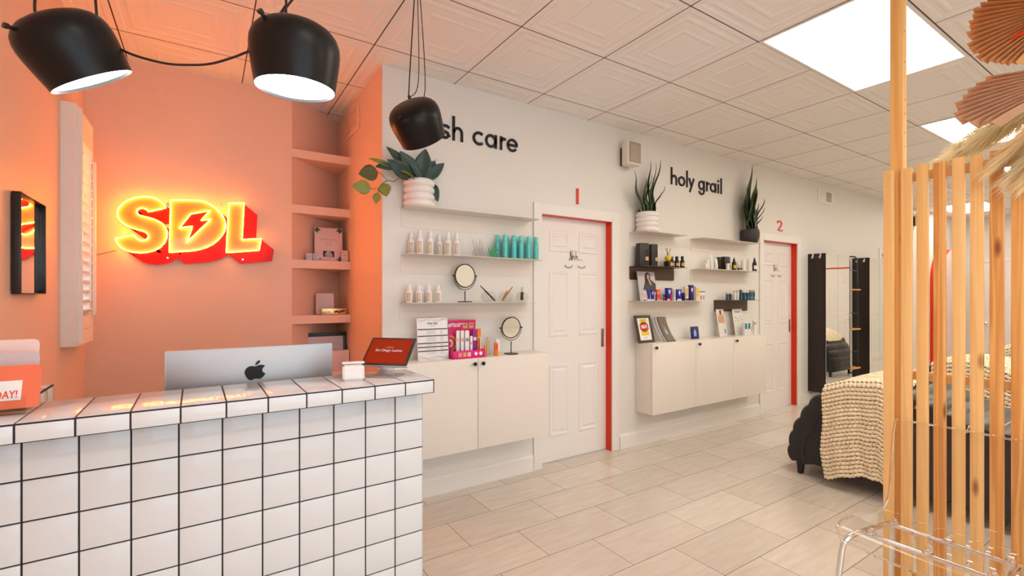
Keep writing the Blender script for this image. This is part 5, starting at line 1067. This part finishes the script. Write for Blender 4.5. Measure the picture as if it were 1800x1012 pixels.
# ---------------------------------------------------------------- mirrored cabinets with hooks, shelf rack between
def mirror_cab(x0, label, grp='tall mirrored cabinets'):
    t = thing('mirror_cabinet', label, 'cabinet', (x0, YW, 0.145), 0, grp); W_, D_, H_ = 0.630, 0.205, 1.703
    b = MB(); b.box(0, W_, -D_ + 0.018, -0.0005, 0, H_, 0.001); b.done('body', 'espresso', t)
    for k in range(2):
        a, c = k * W_ / 2, (k + 1) * W_ / 2
        b = MB(); b.box(a + 0.001, c - 0.001, -D_ + 0.002, -D_ + 0.016, 0.001, H_ - 0.001); d = b.done('door', 'espresso', t, smooth=False)
        b = MB(); b.box(a + 0.0015, c - 0.0015, -D_ - 0.001, -D_ + 0.0018, 0.0015, H_ - 0.0015); b.done('mirror_panel', 'mirror', d, smooth=False)
        b = MB(); xx = c - 0.018 if k == 0 else c - 0.018; b.box(xx - 0.016, xx + 0.016, -D_ - 0.006, -D_ - 0.0012, 0.925, 0.955, 0.001); b.done('handle_plate', 'chrome', d)
    for y in (-0.145, -0.060):
        b = MB(); b.box(-0.003, 0.0, y - 0.008, y + 0.008, H_ - 0.06, H_ + 0.002); b.box(-0.022, -0.003, y - 0.008, y + 0.008, H_ - 0.06, H_ - 0.056); b.box(-0.022, -0.019, y - 0.008, y + 0.008, H_ - 0.056, H_ - 0.035); b.box(-0.003, 0.02, y - 0.008, y + 0.008, H_ + 0.0005, H_ + 0.003)
        b.done('over_hook', 'chrome', t, smooth=False)
mirror_cab(6.295, 'tall dark cabinet with mirrored doors nearest the second door'); mirror_cab(7.534, 'tall dark cabinet with mirrored doors, partly behind the slat partition')
t = thing('wall_rack', 'black arched metal wall rack with three wooden shelves between the mirrored cabinets', 'shelf rack', (7.10, YW, 0.30), 0)
b = MB()
for x in (-0.10, 0.14):
    P = [(x, -0.005, 0.0), (x, -0.16, 0.0), (x, -0.175, 0.02), (x, -0.175, 1.48), (x, -0.168, 1.52), (x, -0.14, 1.55), (x, -0.005, 1.56)]
    b.tube(P, 0.009, 10)
for z in (0.30, 0.80, 1.36): b.tube([(-0.10, -0.175, z), (0.14, -0.175, z)], 0.005, 8)
b.done('metal_frame', 'black_metal', t)
for z in (0.072, 0.583, 1.100): b = MB(); b.box(-0.125, 0.165, -0.205, -0.010, z, z + 0.018, 0.003); b.done('wooden_shelf', 'wood_peg', t)

# red-edged arch panel at the far end of the long wall
t = thing('arch_panel', 'arched pale pink panel with a red edge at the far end of the wall', 'arch', (11.12, YW, 0.10), 0)
def arch_out(r, h, n=24): return [(-r, 0.0), (r, 0.0), (r, h)] + [(r * math.cos(PI * i / n), h + r * math.sin(PI * i / n)) for i in range(1, n)] + [(-r, h)]
MB().wallpoly(arch_out(0.555, 1.50), -0.0005, -0.17).done('red_edge', 'red_paint', t)
MB().wallpoly(arch_out(0.553, 1.50), -0.1705, -0.176).done('pink_face', 'pink_face', t)

# ---------------------------------------------------------------- slat partition
PX = 2.472
t = thing('slat_partition', 'pine slat room divider with a tall corner post and horizontal rails', 'room divider', (PX, 0.30, 0))
b = MB(); b.box(0.002, 0.044, 0.474, 0.520, 0, ZC - 0.001, 0.001); b.done('tall_post', 'pine_mid', t)
b = MB(); b.box(-0.018, 0.0, 0.500, 0.537, 0, 1.862, 0.001); b.done('slat', 'pine_light', t)
b = MB(); b.box(-0.017, 0.0, 0.537 + 0.0005, 0.5385, 0.3, 0.302); b.bm.free()
tones = ['pine_light', 'pine_light', 'pine_dark', 'pine_light', 'pine_light', 'pine_dark', 'pine_dark', 'pine_light', 'pine_mid', 'pine_light', 'pine_dark', 'pine_mid', 'pine_light', 'pine_light', 'pine_mid', 'pine_dark']
for k in range(16):
    yc = 0.4585 - k * 0.0541 + (0.001 if k % 3 else -0.001); z1 = 1.862 + (0.003 if k % 2 else -0.002)
    b = MB(); b.box(-0.018, 0.0, yc - 0.0185, yc + 0.0185, 0.005, z1, 0.0015); b.done('slat', tones[k], t)
for z in (0.16, 0.995, 1.822):
    b = MB(); b.box(0.002, 0.020, -0.42, 0.472, z - 0.018, z + 0.018, 0.001); b.done('rail', 'pine_rail', t)
b = MB(); b.box(0.002, 0.044, -0.46, -0.422, 0, 1.862, 0.001); b.done('end_post', 'pine_mid', t)
b = MB()
for z in (1.96, 2.02, 2.10, 2.16, 2.32, 2.45, 1.77, 1.60): b.cyl((0.0215, 0.4735, z), (0.0215, 0.4745, z), 0.0030, seg=10)
b.done('screw_heads', 'ink_brown', t)

# ---------------------------------------------------------------- dried arrangement on the partition
def palm_fan(label, hub, tip_dir, R, spread, m, loc_n, ragged=0.06, n=23, seed=1, rnd_=0.32):
    rr = random.Random(seed); t = thing('dried_palm_fan', label, 'dried palm', hub, 0, 'dried palm fans'); d = Vector(tip_dir).normalized(); nn = Vector(loc_n); nn = (nn - d * nn.dot(d)).normalized(); s = d.cross(nn)
    mb = MB(); base = 0.03; P0 = None; rows = []
    lens = [1 - ragged * rr.random() for _ in range(n + 1)]
    for i in range(2 * n + 1):
        a = (i / (2 * n) - 0.5) * spread; L_ = R * lens[i // 2] * (1 - rnd_ + rnd_ * math.cos(a / (spread / 2) * 1.35)); zig = (0.5 if i % 2 else -0.5)
        row = []
        for j in range(7):
            u = j / 6; r = base + (L_ - base) * u
            row.append(mb.bm.verts.new(d * (r * math.cos(a)) + s * (r * math.sin(a)) + nn * (zig * (0.005 + 0.045 * u) + 0.05 * R * math.sin(u * 2.2) - 0.05 * u * u * abs(math.sin(a)) * R)))
        rows.append(row)
    for i in range(2 * n):
        for j in range(6): mb.bm.faces.new([rows[i][j], rows[i + 1][j], rows[i + 1][j + 1], rows[i][j + 1]])
    o = mb.done('fan_blade', m, t, smooth=False); thick(o, 0.0012)
    MB().tube([Vector((0, 0, 0)) + d * 0.05, Vector((0, 0, 0)), d * -0.12 + Vector((0, 0, -0.02)), d * -0.22 + Vector((0, 0, -0.06))], [0.005, 0.006, 0.006, 0.005], 8).done('stalk', 'palm_tan', t)
    return t
palm_fan('tan dried palm fan reaching left at the top right corner', (2.440, 0.285, 2.315), (0.02, 0.95, 0.02), 0.285, 1.75, 'palm_tan', (-1, 0, 0), seed=3)
palm_fan('paler dried palm fan pointing left over the pampas plumes', (2.420, 0.230, 2.075), (0.02, 0.95, -0.14), 0.372, 0.74, 'palm_pale', (-1, 0.1, 0.25), seed=8, n=12)
def plume(label, p0, p1, Wd, m, seed, n=620, sag=0.05, strand=0.075):
    rr = random.Random(seed); t = thing('pampas_plume', label, 'pampas grass', p0, 0, 'pampas plumes'); D = Vector(p1) - Vector(p0)
    def cen(u): return D * u + Vector((0, 0, sag * math.sin(PI * u) - sag * 0.6 * u * u))
    MB().tube([cen(u / 8 - 0.25 if u == 0 else u / 8) for u in range(8)], [0.003] * 8, 6).done('stalk', 'stem', t)
    mb = MB(); dn = D.normalized(); o1 = dn.orthogonal().normalized(); o2 = dn.cross(o1)
    for _ in range(n):
        u = rr.uniform(0.12, 1.0); c = cen(u); a = rr.uniform(0, 2 * PI); env = math.sin(PI * min(1, (u - 0.05) * 0.9)) ** 0.6
        side = o1 * math.cos(a) + o2 * math.sin(a); L_ = strand * rr.uniform(0.6, 1.3)
        v1 = c + side * (Wd * env * rr.uniform(0.25, 0.65)) + dn * (L_ * 0.4); v2 = c + side * (Wd * env * rr.uniform(0.7, 1.15)) + dn * L_ + Vector((0, 0, -0.02 * rr.random()))
        wv = dn.cross(side) * 0.0016
        a0, a1 = mb.bm.verts.new(c - wv), mb.bm.verts.new(c + wv); b0, b1 = mb.bm.verts.new(v1 - wv * 1.3), mb.bm.verts.new(v1 + wv * 1.3); c0 = mb.bm.verts.new(v2)
        mb.bm.faces.new([a0, a1, b1, b0]); mb.bm.faces.new([b0, b1, c0])
    mb.done('feathery_head', m, t, smooth=False, normals=False)
plume('fluffy cream pampas plume pointing left over the slat tops', (2.53, 0.22, 2.020), (2.53, 0.67, 1.880), 0.066, 'pampas', 1, n=3200, strand=0.045)
plume('fluffy golden pampas plume under the pale palm fan', (2.56, 0.14, 2.00), (2.56, 0.55, 1.950), 0.066, 'pampas_gold', 2, n=2600, strand=0.05)
plume('long drooping pampas plume hanging before the slats, upper one', (2.41, 0.14, 2.03), (2.42, 0.47, 1.83), 0.040, 'pampas_gold', 3, n=1500, sag=0.04)
plume('long drooping pampas plume hanging before the slats, second one', (2.41, 0.15, 1.99), (2.42, 0.43, 1.78), 0.042, 'pampas', 4, n=1500, sag=0.04)
plume('long drooping pampas plume hanging before the slats, third one', (2.41, 0.16, 1.96), (2.41, 0.39, 1.76), 0.045, 'pampas_gold', 5, n=1500, sag=0.03)
plume('pampas plume at the right edge over the slats', (2.42, 0.20, 2.02), (2.40, 0.36, 1.84), 0.060, 'pampas', 6, n=1800, sag=0.02)
t = thing('red_grass', 'bright red dried grass spike across the upper palm fan', 'dried flower', (2.40, 0.30, 2.29), 0)
b = MB(); b.lathe([(0.001, -0.15), (0.014, -0.12), (0.018, -0.05), (0.015, 0.03), (0.009, 0.09), (0.002, 0.15)], (0, 0, 0), (0, 0.93, -0.36), 14)
rr = random.Random(5)
for k in range(260):
    u = rr.uniform(-0.14, 0.12); a = rr.uniform(0, 2 * PI); dn = Vector((0, 0.93, -0.36)); o1 = Vector((1, 0, 0)); o2 = dn.cross(o1); sd = o1 * math.cos(a) + o2 * math.sin(a); r = 0.015 * (1 - max(0, u) / 0.15)
    c = dn * u + sd * r; e = c + dn * 0.028 + sd * 0.006; w_ = dn.cross(sd) * 0.0016; b.face([c - w_, c + w_, e])
b.done('spike', 'red_dried', t, smooth=False, normals=False)
b = MB(); b.tube([(0, -0.14, 0.054), (0.01, -0.22, 0.06), (0.02, -0.30, 0.05)], 0.002, 6); b.done('stalk', 'stem', t)
# the vase-like basket that carries the stems, beyond the frame on the partition top
t = thing('stem_bundle', 'bundle of dried stems wired to the top of the slat partition', 'dried flower', (2.42, -0.02, 1.95), 0)
b = MB(); rr = random.Random(9)
for k in range(16): b.tube([(rr.uniform(-0.012, 0.02), rr.uniform(-0.02, 0.02), -0.25), (rr.uniform(-0.012, 0.02), rr.uniform(0.0, 0.04), -0.05), (rr.uniform(-0.01, 0.04), rr.uniform(0.05, 0.13), rr.uniform(0.04, 0.30))], 0.003, 6)
b.done('stems', 'stem', t)

# ---------------------------------------------------------------- clear acrylic chair
t = thing('acrylic_chair', 'clear acrylic shell chair with chrome tube legs in front of the slat partition', 'chair', (2.205, 0.590, 0), 0.0)
prof = [(-0.212, 0.405), (-0.210, 0.428), (-0.195, 0.443), (-0.160, 0.450), (-0.100, 0.452), (-0.020, 0.444), (0.060, 0.434), (0.120, 0.432), (0.160, 0.442), (0.186, 0.470), (0.198, 0.510), (0.206, 0.580), (0.212, 0.660), (0.218, 0.740), (0.224, 0.812)]
hw = [0.215, 0.232, 0.240, 0.243, 0.243, 0.240, 0.234, 0.226, 0.217, 0.208, 0.203, 0.200, 0.198, 0.196, 0.190]
pr = smooth_path([Vector((a, c, 0)) for a, c in prof], 3); hwf = smooth_path([Vector((a, 0, 0)) for a in hw], 3); N = len(pr) - 1
def shell(u, v):
    i = min(N, int(round(u * N))); x, z = pr[i].x, pr[i].y; h = hwf[i].x; s = v * 2 - 1; k = max(0.0, (abs(s) - 0.72) / 0.28) ** 2
    w = u; seat = max(0, 1 - max(0, u - 0.45) * 6); back = 1 - seat
    return (x - 0.018 * back * (abs(s) ** 2.5) , s * h, z + seat * (0.010 * abs(s) ** 3 - 0.004 * (1 - s * s)))
b = MB(); b.grid(shell, N, 26); o = b.done('shell', 'chair_acrylic', t); md = o.modifiers.new('thickness', 'SOLIDIFY'); md.thickness = 0.007; md.offset = 0; mb_ = o.modifiers.new('edge', 'BEVEL'); mb_.width = 0.002; mb_.segments = 2; mb_.limit_method = 'ANGLE'
rim = [shell(i / N, 0.0) for i in range(N + 1)] + [shell(1.0, j / 26) for j in range(1, 26)] + [shell(i / N, 1.0) for i in range(N, -1, -1)] + [shell(0.0, j / 26) for j in range(25, 0, -1)]
MB().tube(rim, 0.0042, 8, closed=True).done('polished_edge', 'acrylic_clear', t)
for sy in (-1, 1):
    b = MB(); P = smooth_path([(-0.248, sy * 0.240, 0.010), (-0.222, sy * 0.232, 0.20), (-0.200, sy * 0.222, 0.375), (-0.188, sy * 0.214, 0.408), (-0.155, sy * 0.205, 0.424), (-0.08, sy * 0.195, 0.4235), (0.06, sy * 0.185, 0.412), (0.130, sy * 0.180, 0.404), (0.165, sy * 0.184, 0.380), (0.185, sy * 0.192, 0.30), (0.235, sy * 0.215, 0.010)], 5)
    b.tube(P, 0.0105, 12); b.cyl((-0.248, sy * 0.240, 0.0), (-0.2475, sy * 0.240, 0.012), 0.013, seg=14); b.cyl((0.235, sy * 0.215, 0.0), (0.2345, sy * 0.215, 0.012), 0.013, seg=14); b.done('leg_frame', 'chrome', t)
for x, z in ((-0.10, 0.4235), (0.115, 0.405)):
    hw_ = 0.195 if x < 0 else 0.180
    b = MB(); b.tube([(x, -hw_, z), (x, hw_, z)], 0.0085, 12); b.done('cross_bar', 'chrome', t)
    for yy in (-0.165, 0.0, 0.165):
        b = MB(); b.lathe([(0.001, 0.0), (0.013, 0.001), (0.016, 0.008), (0.010, 0.016), (0.008, 0.0235)], (x, yy, z + 0.006 - 0.003), (0, 0, 1), 16, cap1=True); b.done('clear_pad', 'acrylic_clear', t)

# ---------------------------------------------------------------- black channel-tufted beds
BEDTOP = [(1.845, 0.085), (1.862, 0.165), (1.850, 0.250), (1.828, 0.330), (1.775, 0.437), (1.715, 0.540), (1.610, 0.638), (1.450, 0.700), (1.270, 0.722), (1.060, 0.660), (0.850, 0.575), (0.600, 0.548), (0.380, 0.590), (0.150, 0.680), (-0.060, 0.770), (-0.240, 0.830)]
def bed(x0, label):
    t = thing('lash_bed', label, 'bed', (x0, 0.80, 0), 0, 'black channel tufted beds'); W_ = 0.78
    P = smooth_path([Vector((y - 0.80, z, 0)) for y, z in BEDTOP], 10)
    # arc length
    S_ = [0]
    for i in range(1, len(P)): S_.append(S_[-1] + (P[i] - P[i - 1]).length)
    pitch = 0.118; T_ = 0.115; mb = MB(); rings = []
    for i, p in enumerate(P):
        d = (P[min(i + 1, len(P) - 1)] - P[max(i - 1, 0)]).normalized(); n = Vector((-d.y, d.x)) if False else Vector((d.y * -1, d.x))
        n = Vector((-d.y, d.x)); n = n if n.dot(Vector((0.3, 1))) > 0 or n.x > 0.2 else -n
        if n.y < -0.3: n = -n
        bump = 0.020 * abs(math.sin(PI * S_[i] / pitch)) ** 0.55
        row = []
        cr = 0.030
        for k, (fx, off) in enumerate([(0.010, -T_), (0.0, -T_ + 0.02), (0.0, -0.035), (0.008, -0.012), (0.032, 0.0), (0.30 * W_, 0.004), (0.5 * W_, 0.006), (0.70 * W_, 0.004), (W_ - 0.032, 0.0), (W_ - 0.008, -0.012), (W_, -0.035), (W_, -T_ + 0.02), (W_ - 0.010, -T_)]):
            q_ = p.to_2d() + n * (off + (bump if off > -0.04 else bump * 0.3)); row.append(mb.bm.verts.new((fx, q_.x, q_.y)))
        rings.append(row)
    for i in range(len(rings) - 1):
        a, c = rings[i], rings[i + 1]
        for k in range(len(a) - 1): mb.bm.faces.new([a[k], a[k + 1], c[k + 1], c[k]])
        mb.bm.faces.new([a[-1], a[0], c[0], c[-1]])
    mb.bm.faces.new(rings[0]); mb.bm.faces.new(rings[-1][::-1]); mb.done('channel_mattress', 'black_leather', t)
    # inner base panel following the curve
    b = MB(); Q = []
    for i in range(0, len(P), 3):
        p = P[i]; d = (P[min(i + 1, len(P) - 1)] - P[max(i - 1, 0)]).normalized(); n = Vector((-d.y, d.x)); n = n if n.y > -0.3 and (n.dot(Vector((0.3, 1))) > 0 or n.x > 0.2) else -n
        q_ = p.to_2d() - n * (T_ - 0.012); Q.append((q_.x, max(q_.y, 0.10)))
    poly = Q + [(Q[-1][0], 0.10), (Q[0][0], 0.10)]
    b.prism(poly, lambda y, z: (0.014, y, z), lambda y, z: (W_ - 0.014, y, z)); b.done('base', 'black_leather', t, smooth=False)
    for i in range(1, 16):
        s = i * pitch
        j = next((k for k in range(len(S_)) if S_[k] >= s), None)
        if j is None or P[j].x > 0.55: continue
        d = (P[min(j + 1, len(P) - 1)] - P[max(j - 1, 0)]).normalized(); n = Vector((-d.y, d.x)); n = n if n.y > 0 else -n
        q_ = P[j].to_2d() + n * 0.006; b = MB(); b.tube([(-0.001, q_.x - n.x * 0.05, q_.y - n.y * 0.05), (0.006, q_.x - n.x * 0.010, q_.y - n.y * 0.010), (0.034, q_.x, q_.y), (W_ - 0.034, q_.x, q_.y), (W_ - 0.006, q_.x - n.x * 0.010, q_.y - n.y * 0.010)], 0.0048, 8); b.done('gold_piping', 'gold', t)
    for fx in (0.03, W_ - 0.07):
        for fy in (0.99, -0.90):
            b = MB(); b.prism([(0, 0.10), (0.14, 0.10), (0.045, 0.072), (0.036, 0.0), (0.010, 0.0)], lambda y, z: (fx, fy - y + 0.025 if fy > 0 else fy + y, z), lambda y, z: (fx + 0.035, fy - y + 0.025 if fy > 0 else fy + y, z)); b.done('leg', 'black_plastic', t, smooth=False)
    return t
bed1 = bed(3.700, 'black channel tufted curved bed nearest the slat partition, cream knit blanket over its foot')
bed2 = dup(bed1, (5.650, 0.80, 0), 'black channel tufted bed in the middle, seen between the slats under a loose knit blanket'); bed3 = dup(bed1, (8.550, 0.80, 0), 'black channel tufted bed farthest along the room')
def topz(y):
    for (y0, z0), (y1, z1) in zip(BEDTOP[3:], BEDTOP[4:]):
        if y1 <= y <= y0: return z0 + (z1 - z0) * (y0 - y) / (y0 - y1)
    return BEDTOP[-1][1] if y < 0 else 0.3
def knit(label, x0, ya, yb, hang, over, seed, cell=0.0215, loc=None, hole=True, far=0.12):
    """thick open knit: rows of real loops with real gaps between the stitches"""
    rr = random.Random(seed); W_ = 0.78; Ls = [hang, 0.05, W_ - 0.05, far]; L_ = sum(Ls); nu = int(L_ / cell) ; nv = int(abs(ya - yb) / (cell * 0.92)); sub = 5
    ph = [rr.uniform(0, 6) for _ in range(6)]
    def P(u, v):
        s = u * L_; y = ya + (yb - ya) * v + 0.012 * math.sin(u * 9 + ph[0]) + 0.008 * math.sin(u * 23 + ph[4]); zt = topz(min(1.72, y)) + 0.042
        fold = 0.009 * math.sin(v * 9 + ph[1]) + 0.004 * math.sin(v * 29 + ph[2] + u * 3)
        h = hang + 0.010 * math.sin(v * 7 + ph[3]) + 0.005 * math.sin(v * 21)
        s2 = s / hang * h if s < hang else s
        if s < hang: dz = h - s2; return Vector((-0.050 - fold * min(1, dz * 4) - 0.03 * dz, y - 0.05 * dz * 0, zt - 0.035 - dz)), Vector((-1, 0, 0.05))
        s3 = s - hang
        if s3 < 0.05: a = s3 / 0.05 * PI / 2; return Vector((-0.015 - 0.035 * math.cos(a), y, zt - 0.035 + 0.035 * math.sin(a))), Vector((-math.cos(a), 0, math.sin(a)))
        s4 = s3 - 0.05
        if s4 < W_ - 0.05: return Vector((-0.015 + s4 + 0.0, y, zt + 0.010 * math.sin(s4 * 7 + ph[5]))), Vector((0, 0, 1))
        s5 = s4 - (W_ - 0.05); return Vector((W_ - 0.05 + 0.03 + 0.02, y, zt - s5)), Vector((1, 0, 0))
    mb = MB(); nuu, nvv = nu * sub, nv * sub
    def f(u, v):
        p, n = P(u, v); i = u * nu; j = v * nv + (0.5 if int(i) % 2 else 0.0)
        row = abs(math.sin(PI * i)) ** 0.7; st = abs(math.sin(PI * j)) ** 0.7
        return p + n * (0.013 * row * (0.55 + 0.45 * st) + 0.003 * math.sin(j * PI * 2 + i * 1.3))
    def skip(a, c):
        ii = (a // sub) % 2; return hole and (a % sub == sub - 1 or a % sub == 0) and ((c + ii * 2) % sub in (1, 2))
    mb.grid(f, nuu, nvv, skip)
    o = tag(mb.done('knit_blanket', 'knit', None), label, 'blanket', 'cream knit blankets'); o.location = (x0, 0, 0); thick(o, 0.007); return o
knit('chunky cream knit blanket over the foot of the nearest black bed', 3.700, 1.590, 1.18, 0.60, 0, 2, cell=0.027)
knit('open cream knit blanket over the middle black bed', 5.650, 1.55, 0.35, 0.34, 0, 5, cell=0.034)
knit('cream knit blanket over the farthest black bed', 8.550, 1.72, 0.20, 0.40, 0, 7, cell=0.036)
